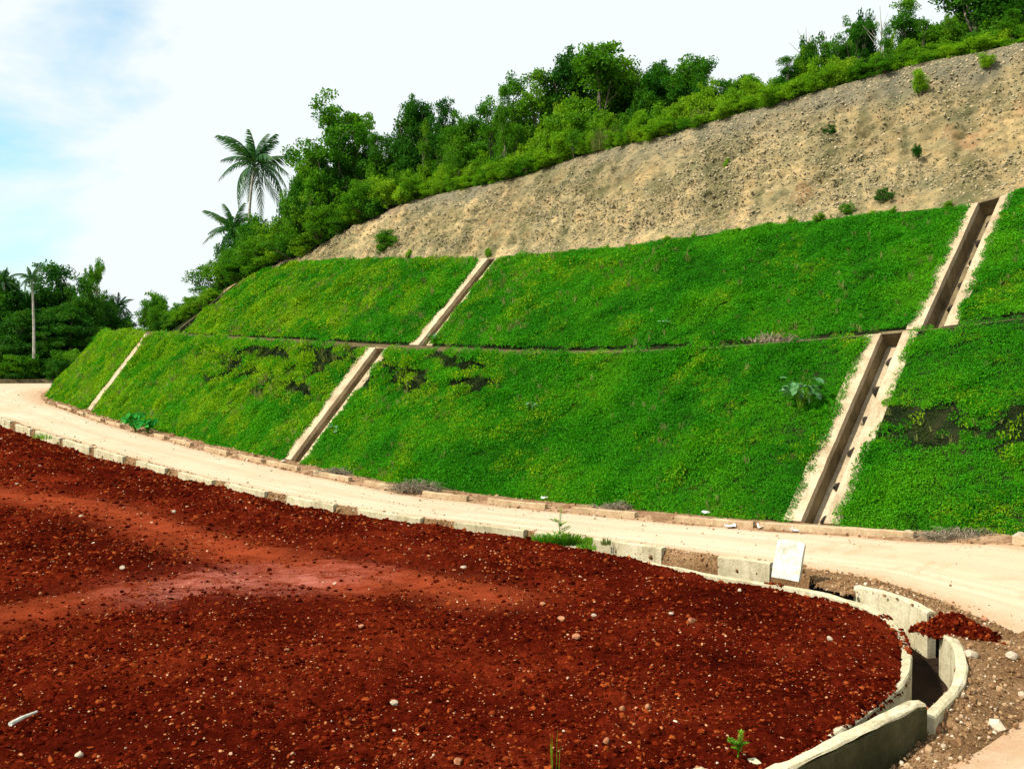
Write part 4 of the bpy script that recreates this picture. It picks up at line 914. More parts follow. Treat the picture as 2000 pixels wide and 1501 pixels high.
def litter(px, py, z, w_, label, seed):
    r = np.random.default_rng(seed); p = P(px, py, z); n = 5; v = []; 
    for i in range(n):
        for j in range(n): v.append(p+np.array([(i/(n-1)-.5)*w_, (j/(n-1)-.5)*w_*.6, .05+abs(r.normal())*.05*w_*3]))
    f = [(i*n+j, (i+1)*n+j, (i+1)*n+j+1, i*n+j+1) for i in range(n-1) for j in range(n-1)]
    o = solid('plastic_litter', v, f, M['litter']); md = o.modifiers.new('thickness', 'SOLIDIFY'); md.thickness = .006; tag(o, label, 'litter')
litter(1426, 1030, .32, .34, 'crumpled white litter in the gutter left of the wide chute', 1)
litter(1492, 1033, .36, .40, 'larger crumpled white litter in the gutter just left of the wide chute', 2)
litter(1552, 1039, .42, .22, 'small white litter at the foot of the wide chute', 3)
litter(1063, 975, .27, .24, 'scrap of white litter on the end of a kerb block', 4)
litter(1379, 1004, .62, .26, 'white litter caught in the creeper above the kerb', 5)
# white stick
p0, p1 = P(20, 1413, .62), P(72, 1389, .62); zz = [float(soil_h(np.array([p[0]]), np.array([p[1]]))[0][0]) for p in (p0, p1)]
p0, p1 = P(20, 1413, zz[0]+.06), P(72, 1389, zz[1]+.05); mb = MB(); mb.tube([p0, p0*.6+p1*.4+np.array([0, 0, .012]), p1], [.036, .03, .018], 7); o = mb.build('stick', M['white_board']); tag(o, 'bleached white stick lying on the red earth at the lower left', 'stick')
# leaning slab
def slab():
    b0 = P(1506, 1127, .34); b1 = P(1561, 1136, .34); w_ = b1-b0; wl = np.linalg.norm(w_); w_ = w_/wl; up = np.array([.16, .10, 1.0]); up -= w_*(up@w_)*.2; up /= np.linalg.norm(up); n = np.cross(w_, up); n /= np.linalg.norm(n)
    hh = (1133-1058)/F*b0[1]*1.02; V = []; r = np.random.default_rng(4)
    outl = [(0, 0), (.5, .01), (.98, 0), (1.0, .3), (.99, .62), (1.01, .93), (.97, .985), (.6, 1.0), (.25, 1.0), (.06, .96), (.02, .6), (-.01, .3)]
    for q in (0, .10):
        for u_, v_ in outl: V.append(b0+w_*u_*wl+up*v_*hh-n*q+r.normal(size=3)*.004)
    k_ = len(outl); f = [tuple(range(k_)), tuple(range(k_, 2*k_))[::-1]]+[(i, (i+1) % k_, k_+(i+1) % k_, k_+i)[::-1] for i in range(k_)]
    o = solid('slab', V, f, M['white_board']); md = o.modifiers.new('bevel', 'BEVEL'); md.width = .012; md.segments = 2; md.limit_method = 'ANGLE'
    tag(o, 'white rectangular slab leaning upright across the ditch beside the road', 'slab')
slab()

# ------------------------------------------------------------------ vegetation builders
def quads_join(parts):
    v = []; f = []; n = 0
    for a, b in parts: v.append(a); f.append(b+n); n += len(a)
    return np.vstack(v), np.vstack(f)
def tree_meshes(name, seed, lobes, clusters, per, leaf, lmat, crad=.11, trunk_r=.018, limbs=7, trunk=True, twigs=0, base_z=.3, lean=.03):
    """unit tree: height 1, crown lobes given as (x, y, z, rx, ry, rz)"""
    r = np.random.default_rng(seed); L_ = np.array(lobes); w_ = (L_[:, 3]*L_[:, 4]*L_[:, 5])**.66; w_ /= w_.sum()
    idx = r.choice(len(L_), clusters, p=w_); d = r.normal(size=(clusters, 3)); d /= np.linalg.norm(d, axis=1)[:, None]
    rad = r.random(clusters)**.45*r.uniform(.72, 1.08, clusters); cc = L_[idx, :3]+d*rad[:, None]*L_[idx, 3:]
    cc[:, 2] = np.clip(cc[:, 2], .02, None)
    cr = crad*r.uniform(.5, 1.35, clusters)
    ci = np.repeat(np.arange(clusters), (per*(cr/crad)**1.5).astype(int)+3)
    def cf(n):
        a = r.normal(size=(n, 3)); a /= np.linalg.norm(a, axis=1)[:, None]; a *= (r.random(n)**.5)[:, None]; a[:, 2] *= .62
        return cc[ci]+a*cr[ci][:, None]
    v, f = leaf_cloud(r, len(ci), cf, leaf, .1, .65)
    zn = 1/np.percentile(v[:, 2], 99.3); v[:, 2] *= zn; crown = mesh_from(name+'_crown', v, f, lmat)
    mb = MB()
    if trunk:
        top = np.array([r.normal()*lean, r.normal()*lean, base_z+.1]); mid = top*.5+r.normal(size=3)*np.array([.012, .012, 0])
        mb.tube([(0, 0, -.04), mid, top], [trunk_r*1.25, trunk_r, trunk_r*.75], 7)
        ends = []
        for i in range(limbs):
            k_ = L_[i % len(L_)]; e = k_[:3]+r.normal(size=3)*k_[3:]*.35; s0 = mid+(top-mid)*r.uniform(.1, 1); m_ = (s0+e)/2+np.array([0, 0, -.02])+r.normal(size=3)*.02
            mb.tube([s0, m_, e], [trunk_r*.6, trunk_r*.42, trunk_r*.2], 5, False); ends.append((m_, e))
        for i in range(twigs):
            c_ = cc[r.integers(0, clusters)]; m_, e = ends[int(np.argmin([np.linalg.norm(q[1]-c_) for q in ends]))]; s0 = m_+(e-m_)*r.random()
            mb.tube([s0, (s0+c_)/2+r.normal(size=3)*.015, c_], [trunk_r*.25, trunk_r*.17, trunk_r*.08], 4, False)
    else:
        for i in range(limbs):
            c_ = cc[r.integers(0, clusters)]; mb.tube([(r.normal()*.04, r.normal()*.04, -.03), (c_[0]*.6, c_[1]*.6, c_[2]*.55), tuple(c_)], [trunk_r*.7, trunk_r*.5, trunk_r*.2], 4, False)
    wv = np.array(mb.v); wv[:, 2] *= zn; tm = mesh_from(name+'_wood', wv, mb.f, M['bark']); return crown, tm
def lobes_round(r, n, w_, z0, z1, lr=.2):
    o = []
    for i in range(n):
        a = 6.28*i/n+r.normal()*.4; q = w_*r.uniform(.25, .75); z = r.uniform(z0, z1); o.append((q*math.cos(a), q*math.sin(a), z, lr*r.uniform(.8, 1.2), lr*r.uniform(.8, 1.2), lr*r.uniform(.6, .9)))
    o.append((0, 0, z1, lr*1.1, lr*1.1, lr*.8)); return o
R0 = np.random.default_rng(3)
TM = {}
for kind, lm in (('dense_dark', 'leaf_dark'), ('dense_mid', 'leaf_mid')):
    for i in range(3): TM[kind, i] = tree_meshes('tree', 10+i, lobes_round(R0, 9, .28, .25, .82, .20), 230, 100, .024, M[lm], .085, .017, 8, True, 30, .3)
for i in range(2): TM['sparse', i] = tree_meshes('tree', 30+i, lobes_round(R0, 14, .38, .34, .86, .155), 200, 74, .019, M['leaf_mid'], .055, .010, 12, True, 90, .18, .06)
for i in range(2): TM['tall', i] = tree_meshes('tree', 40+i, [(0, 0, .85, .12, .12, .12), (.06, 0, .65, .15, .15, .13), (-.07, .03, .45, .17, .17, .14), (.03, -.05, .25, .18, .18, .12)], 120, 80, .021, M['leaf_mid'], .075, .012, 8, True, 26, .3)
for kind, lm in (('bush_light', 'leaf_light'), ('bush_mid', 'leaf_mid'), ('bush_dark', 'leaf_dark')):
    for i in range(3): TM[kind, i] = tree_meshes('shrub', 60+i, [(R0.normal()*.22, R0.normal()*.22, R0.uniform(.3, .66), .26, .26, .26) for _ in range(5)]+[(0, 0, .25, .4, .4, .22)], 95, 80, .040, M[lm], .13, .018, 9, False)
_cnt = [0]
def plant(kind, p, h, wd, label, cat, group=None, name=None, rot=None):
    i = _cnt[0]; _cnt[0] += 1; n = len([k_ for k_ in TM if k_[0] == kind]); cm, tm = TM[kind, i % n]
    wood = 'trunk' if kind[:4] != 'bush' else 'stems'; leaf = 'crown' if wood == 'trunk' else 'foliage'
    base_w = {'dense_dark': .74, 'dense_mid': .74, 'sparse': .76, 'tall': .46, 'bush_light': 1.05, 'bush_mid': 1.05, 'bush_dark': 1.05}[kind]
    t = empty(name or ('tree' if wood == 'trunk' else 'shrub'), tuple(p)); sx = wd/base_w; t.scale = (sx, sx, h); t.rotation_euler = (0, 0, rot if rot is not None else random.uniform(0, 6.28))
    a = obj(leaf, cm, t); b = obj(wood, tm, t); tag(t, label, cat, group); return t
def ridge_plan(px, off):
    s = s_at_px(4, 0, px); L = float(off)/28.0; p = S(4, s, L); 
    for _ in range(3):
        q = proj(p)[0]; s2 = s_at_px(4, 0, px-(q-px)*.9) if abs(q-px) > 3 else s; p = S(4, s2, L); 
        if abs(q-px) <= 3: break
    return p
def ridge_tree(kind, px, top, wpx, off, label, cat='tree', group=None, name=None, sink=.2):
    p = ridge_plan(px, off); p = p.copy(); Y = p[1]; zt = z_at(px, top, Y); x = (px-CX)/F*Y*1.0; p[0] = x; p[2] -= sink
    return plant(kind, p, max(zt-p[2], .5), wpx/F*Y, label, cat, group, name)
def ordn(n): return '%d%s' % (n, 'th' if 10 <= n % 100 <= 20 else {1: 'st', 2: 'nd', 3: 'rd'}.get(n % 10, 'th'))
G = 'trees on the ridge above the rock face'
ridge = [('dense_dark',1900,-75,210,5,'large dark tree cut off by the top edge at the right'),('dense_dark',1985,-40,150,9,'dark tree at the very top right corner'),
 ('tall',1757,2,80,2.5,'slender ragged tree with bare twigs left of the large dark tree'),('sparse',1655,38,95,2.5,'thin open tree with a flat crown on the right part of the ridge'),
 ('bush_dark',1583,75,60,2,'small dark round tree on the right part of the ridge'),('dense_mid',1815,55,110,3.5,'mid green tree leaning beside the large dark tree'),('tall',1528,112,55,1.5,'small pointed sapling on the skyline between ridge and sky'),
 ('dense_mid',1180,95,190,4.5,'tallest broad tree of the middle ridge clump'),('dense_dark',1105,108,130,6,'dark tree at the left shoulder of the middle clump'),('dense_dark',1245,140,130,7,'dark tree in the heart of the middle clump'),
 ('dense_mid',1345,115,120,4,'bright tree at the right end of the middle clump'),('dense_mid',1285,128,100,5,'bright tree just left of the right end of the middle clump'),('dense_dark',1330,150,120,8,'dark tree behind the right end of the middle clump'),
 ('dense_dark',1405,160,100,4,'low dark tree right of the middle clump'),('dense_mid',1455,150,90,3,'low spreading green tree right of the middle clump'),('tall',1005,148,85,3,'slender pale tree left of the middle clump'),('tall',1050,140,90,4,'slender tree against the left side of the middle clump'),
 ('tall',950,195,80,3,'light feathery tree between the middle clump and the dark pair'),('dense_dark',1160,170,160,9,'dark tree behind the tallest broad tree'),('dense_dark',872,200,80,3.5,'right one of the dark narrow pair of trees'),
 ('dense_dark',805,200,100,3.5,'left one of the dark narrow pair of trees'),('dense_mid',905,228,90,3,'rounded green tree right of the dark narrow pair'),('dense_dark',760,270,110,3.5,'low dark tree right of the open crowned tree'),
 ('sparse',655,196,215,3,'open crowned tree with thin grey branches right of the palm'),('sparse',705,230,150,5,'open tree behind the right side of the open crowned tree'),('dense_mid',600,330,95,3,'small tree between the palm and the open crowned tree')]
for a in ridge: ridge_tree(a[0], a[1], a[2], a[3], a[4], a[5], 'tree', G)
fills = [(970, 235, 110), (1020, 215, 110), (1075, 190, 120), (1130, 190, 130), (1195, 180, 130), (1260, 185, 130), (1315, 190, 130), (1375, 185, 120), (1430, 185, 100), (840, 262, 100), (900, 262, 110), (780, 290, 110), (700, 310, 120), (640, 330, 120), (600, 352, 110), (1860, 30, 120), (1930, 10, 140)]
for i, (x, tp, wp) in enumerate(fills):
    ridge_tree('dense_dark' if i % 3 else 'dense_mid', x, tp, wp, 10+(i % 3)*1.5, 'shaded tree in the second row behind the ridge trees, %s from the left' % ordn(1+sum(1 for q in fills if q[0] < x)), 'tree', 'second row of trees behind the ridge trees', sink=1.2)
sap = [(612, 330, 40), (735, 262, 46), (835, 240, 40), (985, 170, 46), (1548, 116, 30), (1605, 84, 34), (1722, 50, 32), (1790, 40, 44), (1838, 30, 40), (1960, 20, 50)]
for i, (x, tp, wp) in enumerate(sap):
    ridge_tree('tall', x, tp, wp, 1.2+(i % 3)*.8, 'thin young tree poking above the rim shrubs, %s from the left' % ordn(i+1), 'tree', 'thin young trees above the rim shrubs')
# shrub band along the ridge: three rows of individual shrubs
hb = [(335, 635), (350, 615), (372, 595), (395, 560), (440, 505), (500, 470), (520, 462), (560, 440), (620, 395), (700, 365), (780, 338), (850, 312), (950, 295), (1050, 268), (1150, 242), (1250, 220), (1350, 196), (1450, 168), (1520, 142), (1600, 108), (1660, 95), (1750, 78), (1850, 80), (1950, 66), (2050, 50)]
def htop(px): return float(np.interp(px, [a[0] for a in hb], [a[1] for a in hb]))
def rgy(px): return float(np.interp(px, [a[0] for a in T_RG], [a[1] for a in T_RG]))
rr = np.random.default_rng(12)
for row, (off, step, kinds, dy) in enumerate([(.4, 25, ['bush_light', 'bush_light', 'bush_light', 'bush_mid'], .62), (1.6, 30, ['bush_light', 'bush_light', 'bush_light', 'bush_mid'], 1.0), (3.6, 38, ['bush_mid', 'bush_light', 'bush_dark'], 1.35)]):
    x = 452+row*6; cnt = 0
    while x < 2040:
        base = rgy(x); hh = (base-htop(x))*dy*rr.choice([.6, .8, .95, 1.1, 1.45])*rr.uniform(.85, 1.1); top = base-max(hh, 12)
        k_ = kinds[rr.integers(0, len(kinds))]
        if x < 760 and k_ == 'bush_light' and rr.random() < .4: k_ = 'bush_mid'
        cnt += 1; cw = {'bush_light': 'light green', 'bush_mid': 'mid green', 'bush_dark': 'dark green'}[k_]
        lb = cw+{0: ' shrub at the very rim of the rock face, ', 1: ' shrub in the row just behind the rim, ', 2: ' shrub under the ridge trees, '}[row]+ordn(cnt)+' from the left'
        ridge_tree(k_, x, top, rr.uniform(55, 85)*(1.25 if x < 760 else 1), off, lb, 'shrub', ['shrubs on the rim of the rock face', 'shrubs behind the rim', 'undergrowth under the ridge trees'][row])
        x += step*rr.uniform(.7, 1.3)
# overgrown left shoulder of the hill
lh = [(420,560,90),(400,590,70),(450,520,110),(480,500,110),(520,482,110),(560,458,120),(600,410,120),(640,390,110),(680,370,110),(470,535,90),(510,515,90),(550,490,100),(590,470,90),(630,445,90),(430,545,80),(372,612,50),(395,600,60),(660,410,100),(730,365,90),(700,400,80),(540,470,100),(610,380,100),(585,425,90)]
for i, (x, tp, wp) in enumerate(lh):
    ridge_tree(['bush_mid', 'bush_dark', 'bush_mid', 'bush_light'][i % 4], x, tp, wp, (4 if x < 485 else 1)+(i*1.7) % 5, 'rounded green bush on the overgrown left shoulder of the hill, %s from the left' % ordn(1+sum(1 for q in lh if q[0] < x)), 'bush', 'bushes on the left shoulder of the hill', sink=.6)

for i, q in enumerate(np.linspace(S_U0+.5, s_u1+1.5, 15)):
    p = S(4, q, [.01, .06, .12][i % 3]); x = proj(p)[0]; tp = htop(x)+rr.uniform(-6, 14); p = p.copy(); p[2] -= .6
    plant(['bush_mid', 'bush_light', 'bush_dark'][i % 3], p, max(z_at(x, tp, p[1])-p[2], 1.6), rr.uniform(3.2, 4.6), 'leafy bush on the low end of the hill outline, %s along' % ordn(i+1), 'bush', 'bushes on the low end of the hill')
for i in range(26):
    q = rr.uniform(S_U0+.2, s_u1-3.3); t_ = rr.uniform(.05, .95); p = S(2, q, t_).copy(); p[2] -= .3
    plant(['bush_mid', 'bush_light', 'bush_mid', 'bush_dark'][i % 4], p, rr.uniform(1.0, 1.7), rr.uniform(1.8, 2.6), 'leafy bush left of the dark drain chute, %s of the tangle' % ordn(i+1), 'bush', 'tangle of bushes left of the dark drain chute')
# single shrubs on the rock face and slopes
def face_plant(kind, k, px, py, hpx, wpx, label, cat='shrub', sink=.1):
    best = None
    for t in np.linspace(.02, .98, 49):
        s = s_at_px(k, t, px); q = S(k, s, t); e = abs(proj(q)[1]-py)
        if best is None or e < best[0]: best = (e, q)
    p = best[1].copy(); p[2] -= sink; return plant(kind, p, hpx/F*p[1]+sink, wpx/F*p[1], label, cat)
face_plant('bush_mid', 3, 750, 497, 48, 58, 'dark round shrub alone on the lower left of the rock face')
face_plant('bush_light', 3, 1800, 178, 40, 50, 'yellow green shrub below the ridge at the upper right of the rock face')
face_plant('bush_light', 3, 1925, 128, 26, 48, 'yellow green shrub near the ridge at the far right of the rock face')
face_plant('bush_dark', 3, 1625, 262, 18, 22, 'tiny dark shrub in the upper middle of the rock face')
face_plant('bush_light', 3, 1418, 325, 16, 18, 'tiny yellow green plant in the middle of the rock face')
face_plant('bush_dark', 3, 1790, 305, 22, 26, 'tiny dark plant right of the middle of the rock face')
face_plant('bush_dark', 3, 1722, 388, 22, 40, 'small dark plant low on the right of the rock face')
face_plant('bush_mid', 3, 1655, 418, 22, 30, 'bright small plant above the upper bank at the right')
face_plant('bush_light', 3, 1510, 208, 16, 26, 'small plant just under the rim of the rock face')
face_plant('bush_light', 3, 952, 505, 18, 16, 'small plant at the head of the middle upper chute')
face_plant('bush_light', 3, 797, 503, 16, 22, 'small yellow plant right of the dark round shrub')
for i, x in enumerate([690, 720, 860, 905, 1040, 1120, 1185, 1230, 1300, 1355, 1440, 1500, 1545, 1600, 1700, 1745, 1850]):
    s = s_at_px(2, 1, x); p = S(2, s, 1.0); plant('bush_light', p-np.array([0, 0, .1]), rr.uniform(.2, .42), rr.uniform(.3, .6), 'small weed where upper green bank meets bare rock, %s from the left' % ordn(i+1), 'weed', 'weeds along the top of the upper green bank')

# broad-leaved plants
def leafy(px, py, k, hgt, rad, n, leaf, label, mat='leaf_blue', p=None, cat='plant'):
    if p is None:
        best = None
        for t in np.linspace(.02, .98, 49):
            s = s_at_px(k, t, px); q = S(k, s, t); e = abs(proj(q)[1]-py)
            if best is None or e < best[0]: best = (e, q, s, t)
        p = slope_pt(k, np.array(best[2]), np.array(best[3]))[0]
    t = empty('leafy_plant', tuple(p)); tag(t, label, cat); r = np.random.default_rng(int(px)); mb = MB(); bases = []
    for i in range(n):
        a = r.uniform(0, 6.28); q = rad*math.sqrt(r.random()); e = np.array([q*math.cos(a), q*math.sin(a)-.1*hgt, hgt*(.45+.55*r.random())]); bases.append((e, a))
        mb.tube([(0, 0, -.05), tuple(e*np.array([.4, .4, .6])), tuple(e)], [.015, .011, .006], 4, False)
    vv = np.array(mb.v); o = obj('stems', mesh_from('stems', vv, mb.f, M['grass_green']), t)
    lm = None
    v = np.array([(0, 0, 0), (.25, .28, .04), (.62, .30, .02), (1, 0, -.12), (.62, -.30, .02), (.25, -.28, .04), (.5, 0, -.05)]); f = [(0, 1, 6), (1, 2, 6), (2, 3, 6), (3, 4, 6), (4, 5, 6), (5, 0, 6)]
    lm = mesh_from('leaf', v, f, M[mat])
    for e, a in bases:
        l = obj('leaf', lm, t); l.location = e; l.scale = [leaf*r.uniform(.7, 1.2)]*3; l.rotation_euler = (r.normal()*.5, r.uniform(-.2, .9), a+r.normal()*.4)
leafy(1565, 806, 0, 1.25, .50, 46, .34, 'tall broad leaved blue green plant on the lower bank left of the wide chute')
leafy(1040, 800, 0, .35, .25, 12, .20, 'small blue green plant in the middle of the lower bank')
leafy(660, 845, 0, .5, .35, 12, .26, 'small blue green plant right of the central chute')
leafy(855, 668, 2, .6, .4, 14, .26, 'small blue green plant at the foot of the middle upper chute')
leafy(1300, 640, 2, .35, .25, 10, .18, 'faint pale leafed plant near the foot of the upper bank')
for x, y, l in [(264, 841, 'left one of two round bright green plants beside the far kerb'), (289, 845, 'right one of two round bright green plants beside the far kerb')]:
    leafy(x, y, 0, 1.2 if x == 264 else .95, .6 if x == 264 else .48, 60, .42, l, 'leaf_round', P(x, y, .05))
# dry brush heaps
def brush(px, py, z, wd, h, label, n=150, mat='twig'):
    p = P(px, py, z); r = np.random.default_rng(int(px)); mb = MB()
    for i in range(n):
        a = r.uniform(0, 6.28); q = wd*.5*math.sqrt(r.random()); s0 = np.array([q*math.cos(a), q*math.sin(a)*.5, 0]); d = r.normal(size=3)*np.array([.3, .2, .1])*wd*.6; hh = h*r.uniform(.3, 1)*(1-(q/(wd*.5))**2*.7)
        e = s0+d; e[2] = hh*r.uniform(.2, 1); m_ = (s0+e)/2; m_[2] = hh; mb.tube([s0, m_, e], [.014, .010, .006], 3, False)
    o = obj('dry_brush', mesh_from('dry_brush', mb.v, mb.f, M[mat])); o.location = p; tag(o, label, 'brush heap')
brush(812, 958, .12, 2.0, .55, 'grey brown heap of dry twigs between two kerb blocks', 330)
brush(1890, 1052, .75, 2.2, .38, 'low tangle of dry grey twigs by the right end of the kerb', 380)
brush(660, 925, .1, 1.8, .35, 'low dry brush right of the central chute foot', 160)
brush(1210, 995, .15, 1.6, .4, 'dry brown brush behind the kerb in the middle', 160)
brush(1500, 668, 6.25, 1.6, .35, 'thin dry twigs on the lip of the bench', 60)
# weeds with blades and leaves
def blades(px, py, z, wd, h, n, mat, label, cat='weed', name='grass_clump', p=None, lean=.5, w0=.016):
    p = P(px, py, z) if p is None else p; r = np.random.default_rng(int(px+py)); v = []; f = []
    for i in range(n):
        a = r.uniform(0, 6.28); q = wd*.5*math.sqrt(r.random()); s0 = np.array([q*math.cos(a), q*math.sin(a)*.6, -.03]); hh = h*r.uniform(.45, 1.1)*(1-.5*(q/(wd*.5))**2)
        d = np.array([math.cos(a), math.sin(a), 0])*hh*lean*r.uniform(.2, 1); c = np.array([-math.sin(a), math.cos(a), 0])*w0*r.uniform(.7, 1.5); k_ = len(v)
        c = np.array([math.cos(a+r.normal()), .3*math.sin(a), 0])*w0*r.uniform(.7, 1.5)
        m_ = s0+d*.4+np.array([0, 0, hh*.62]); e = s0+d+np.array([0, 0, hh*r.uniform(.8, 1)])
        v += [s0-c, s0+c, m_+c*.8, m_-c*.8, e]; f += [(k_, k_+1, k_+2, k_+3), (k_+3, k_+2, k_+4)]
    o = obj(name, mesh_from(name, v, f, M[mat])); o.location = p; tag(o, label, cat); return o
def tall_weed(px, py, z, h, label, grass=True, wd=2.0, seed=0):
    p = P(px, py, z); t = empty('weed', tuple(p)); tag(t, label, 'weed'); r = np.random.default_rng(seed)
    mb = MB(); mb.tube([(0, 0, -.1), (.02, 0, h*.5), (.05, 0, h)], [.012, .009, .004], 5)
    tips = [(np.array([.02+.03*q, 0, h*q]), a) for q, a in zip(np.linspace(.3, 1, 16), r.uniform(0, 6.28, 16))]
    for i in range(6):
        q = r.uniform(.25, .6); a = r.uniform(0, 6.28); br = 1 if grass else .38; e = np.array([math.cos(a)*.34*br, math.sin(a)*.25*br, h*q+.16*br]); mb.tube([(.02, 0, h*q), tuple(e)], [.007, .004], 4); 
        for w_ in np.linspace(.3, 1, 6): tips.append((np.array([.02, 0, h*q])*(1-w_)+e*w_, r.uniform(0, 6.28)))
    obj('stem', mesh_from('stem', mb.v, mb.f, M['grass_green']), t)
    V = []; Fc = []
    for c, a in tips:
        for k_ in range(4):
            a2 = a+k_*1.57; d = np.array([math.cos(a2), math.sin(a2), .35]); s_ = .085 if grass else .055; e = np.array([-math.sin(a2), math.cos(a2), 0]); n = len(V); V += [c, c+d*s_*.5+e*s_*.25, c+d*s_, c+d*s_*.5-e*s_*.25]; Fc.append((n, n+1, n+2, n+3))
    obj('foliage', mesh_from('foliage', V, Fc, M['grass_green']), t)
    if grass:
        v, f = [], []; N = 700
        for i in range(N):
            a = r.uniform(0, 6.28); q = math.sqrt(r.random()); s0 = np.array([q*math.cos(a)*wd*.5, q*math.sin(a)*.28-s_*0, -.05]); hh = .55*r.uniform(.4, 1.1)*(1-.5*q); d = np.array([math.cos(a+r.normal()), math.sin(a), 0])*hh*.6; c = np.array([.012, 0, 0]); k_ = len(v)
            v += [s0-c, s0+c, s0+d*.4+c+np.array([0, 0, hh*.7]), s0+d*.4-c+np.array([0, 0, hh*.7]), s0+d+np.array([0, 0, hh*.8])]; f += [(k_, k_+1, k_+2, k_+3), (k_+3, k_+2, k_+4)]
        o = obj('grass_tuft', mesh_from('grass_tuft', v, f, M['grass_green']), t)
tall_weed(1092, 1060, .1, 1.05, 'tall green weed with a grass tuft growing beside the ditch wall', seed=2)
tall_weed(1440, 1484, .42, .42, 'small weed with a thin stem growing on the wall at the bottom edge', False, seed=3)
blades(1145, 1072, .15, .6, .3, 90, 'grass_green', 'low grass right of the tall weed on the ditch wall')
blades(1183, 1062, .02, .3, .35, 40, 'grass_dry', 'thin dry weed right of the grass on the road edge')
blades(82, 856, .1, 1.2, .55, 110, 'grass_green', 'small green weed beside the ditch wall at the left')
blades(1084, 1500, .62, .12, 1.1, 6, 'grass_green', 'thin green stems rising at the bottom edge of the red earth', lean=.08, w0=.004)
for x, tp, wd, l in [(1180, 236, 60, 'tall pale grass clump on the rim below the middle trees'), (1362, 203, 34, 'tall pale grass clump on the rim right of the middle trees'), (1725, 95, 40, 'pale grass clump on the rim at the right')]:
    p = ridge_plan(x, .3); h = z_at(x, tp, p[1])-p[2]; blades(x, 0, 0, wd/F*p[1], h, 260, 'grass_dry', l, 'grass clump', p=p, lean=.35, w0=.03)
# dry grass in the ditch by the shaded wall
blades(1700, 1470, -.1, 1.0, .35, 90, 'grass_dry', 'dry grass against the shaded outer face of the thick wall', lean=.9, w0=.006)
blades(1600, 1500, -.15, .9, .4, 80, 'grass_dry', 'dry grass at the bottom edge below the thick wall', lean=.9, w0=.006)
# two bare saplings on the skyline
for x, tp, l in [(1568, 55, 'bare thin sapling on the skyline at the right'), (1712, 12, 'bare forked twig tree beside the slender ragged tree')]:
    p = ridge_plan(x, 2); h = z_at(x, tp, p[1])-p[2]; mb = MB(); r = np.random.default_rng(int(x)); mb.tube([(0, 0, -.2), (.05, 0, h*.5), (-.1, 0, h)], [.05, .035, .012], 5)
    for i in range(9):
        q = r.uniform(.4, .9); e = np.array([r.normal()*.5, r.normal()*.3, h*q+r.uniform(.4, 1.1)]); mb.tube([(0, 0, h*q), tuple(e)], [.022, .008], 4)
    o = obj('bare_tree', mesh_from('bare_tree', mb.v, mb.f, M['bark_pale'])); o.location = p; tag(o, l, 'tree')

# ------------------------------------------------------------------ palms
def frond_mesh(seed, L_=1.0, droop=.5, n=46):
    r = np.random.default_rng(seed); V = []; Fc = []; mb = MB()
    def c(u): return np.array([u*L_*(1-.18*droop*u), 0, L_*(.38*u-(.38+.75*droop)*u*u)])
    pts = [c(u) for u in np.linspace(0, 1, 9)]; mb.tube(pts, list(np.linspace(.014, .003, 9)), 4, False)
    V = list(mb.v); Fc = [tuple(q) for q in mb.f]
    for i in range(n):
        u = .12+.88*i/(n-1); b = c(u); t = c(min(u+.02, 1.02))-c(u-.02); t /= np.linalg.norm(t); l = L_*.27*math.sin(math.pi*(.12+.80*u))**.7*r.uniform(.85, 1.1)
        for sd in (-1, 1):
            d = np.array([0, sd, 0])*.62+t*.65+np.array([0, 0, -.62-.5*u])*.9+r.normal(size=3)*.10; d /= np.linalg.norm(d); w_ = t*.020; k_ = len(V); m_ = b+d*l*.5+np.array([0, 0, .03*l]); e = b+d*l+np.array([0, 0, -.12*l])
            V += [b-w_*.5, b+w_*.5, m_+w_*.6, m_-w_*.6, e]; Fc += [(k_, k_+1, k_+2, k_+3), (k_+3, k_+2, k_+4)]
    return mesh_from('frond', np.array(V, float), Fc, M['palm'])
FR = [frond_mesh(i, 1, d) for i, d in enumerate((.15, .45, .8, 1.15))]
def palm(base, top, fl, label, n=19, seed=0, curve=.3, nuts=True):
    t = empty('palm_tree', tuple(base)); tag(t, label, 'palm'); h = np.array(top)-np.array(base); mb = MB(); pts = []
    for u in np.linspace(0, 1, 12): pts.append(h*u+np.array([curve*math.sin(math.pi*u), 0, 0]))
    mb.tube(pts, [.19-.08*u+.012*(i % 2) for i, u in enumerate(np.linspace(0, 1, 12))], 8); obj('trunk', mesh_from('trunk', mb.v, mb.f, M['bark_pale']), t)
    r = np.random.default_rng(seed)
    for i in range(n):
        q = (i+.5)/n; k_ = 0 if q < .28 else (1 if q < .6 else (2 if q < .85 else 3)); f = obj('frond', FR[k_], t); f.location = h+np.array([0, 0, .05]); el = np.interp(q, [0, 1], [-1.35, .5])
        f.rotation_euler = Euler((r.normal()*.25, el+r.normal()*.1, i*2.4+r.normal()*.15)); f.scale = [fl*r.uniform(.85, 1.1)*(.85 if q < .2 else 1)]*3
    if nuts:
        for i in range(6): 
            mb = MB(); v, fc = rock_vf(i, 0); mb.add(v*.16+h+np.array([.3*math.cos(i), .3*math.sin(i), -.3]), fc); obj('coconut', mesh_from('coconut', mb.v, mb.f, M['leaf_light'] if i % 2 else M['bark']), t)
pb = ridge_plan(500, 5); Yp = pb[1]+4
def PYp(px, py, Y): return PY(px, py, Y)
palm(PYp(487, 490, Yp), PYp(497, 326, Yp), 92/F*Yp, 'tall coconut palm standing above the bushes left of the open crowned tree', 20, 4, -.25)
Yp2 = Yp+5; palm(PYp(460, 520, Yp2), PYp(456, 452, Yp2), 66/F*Yp2, 'shorter coconut palm low behind the bushes at the foot of the tall palm', 18, 9, .2, False)

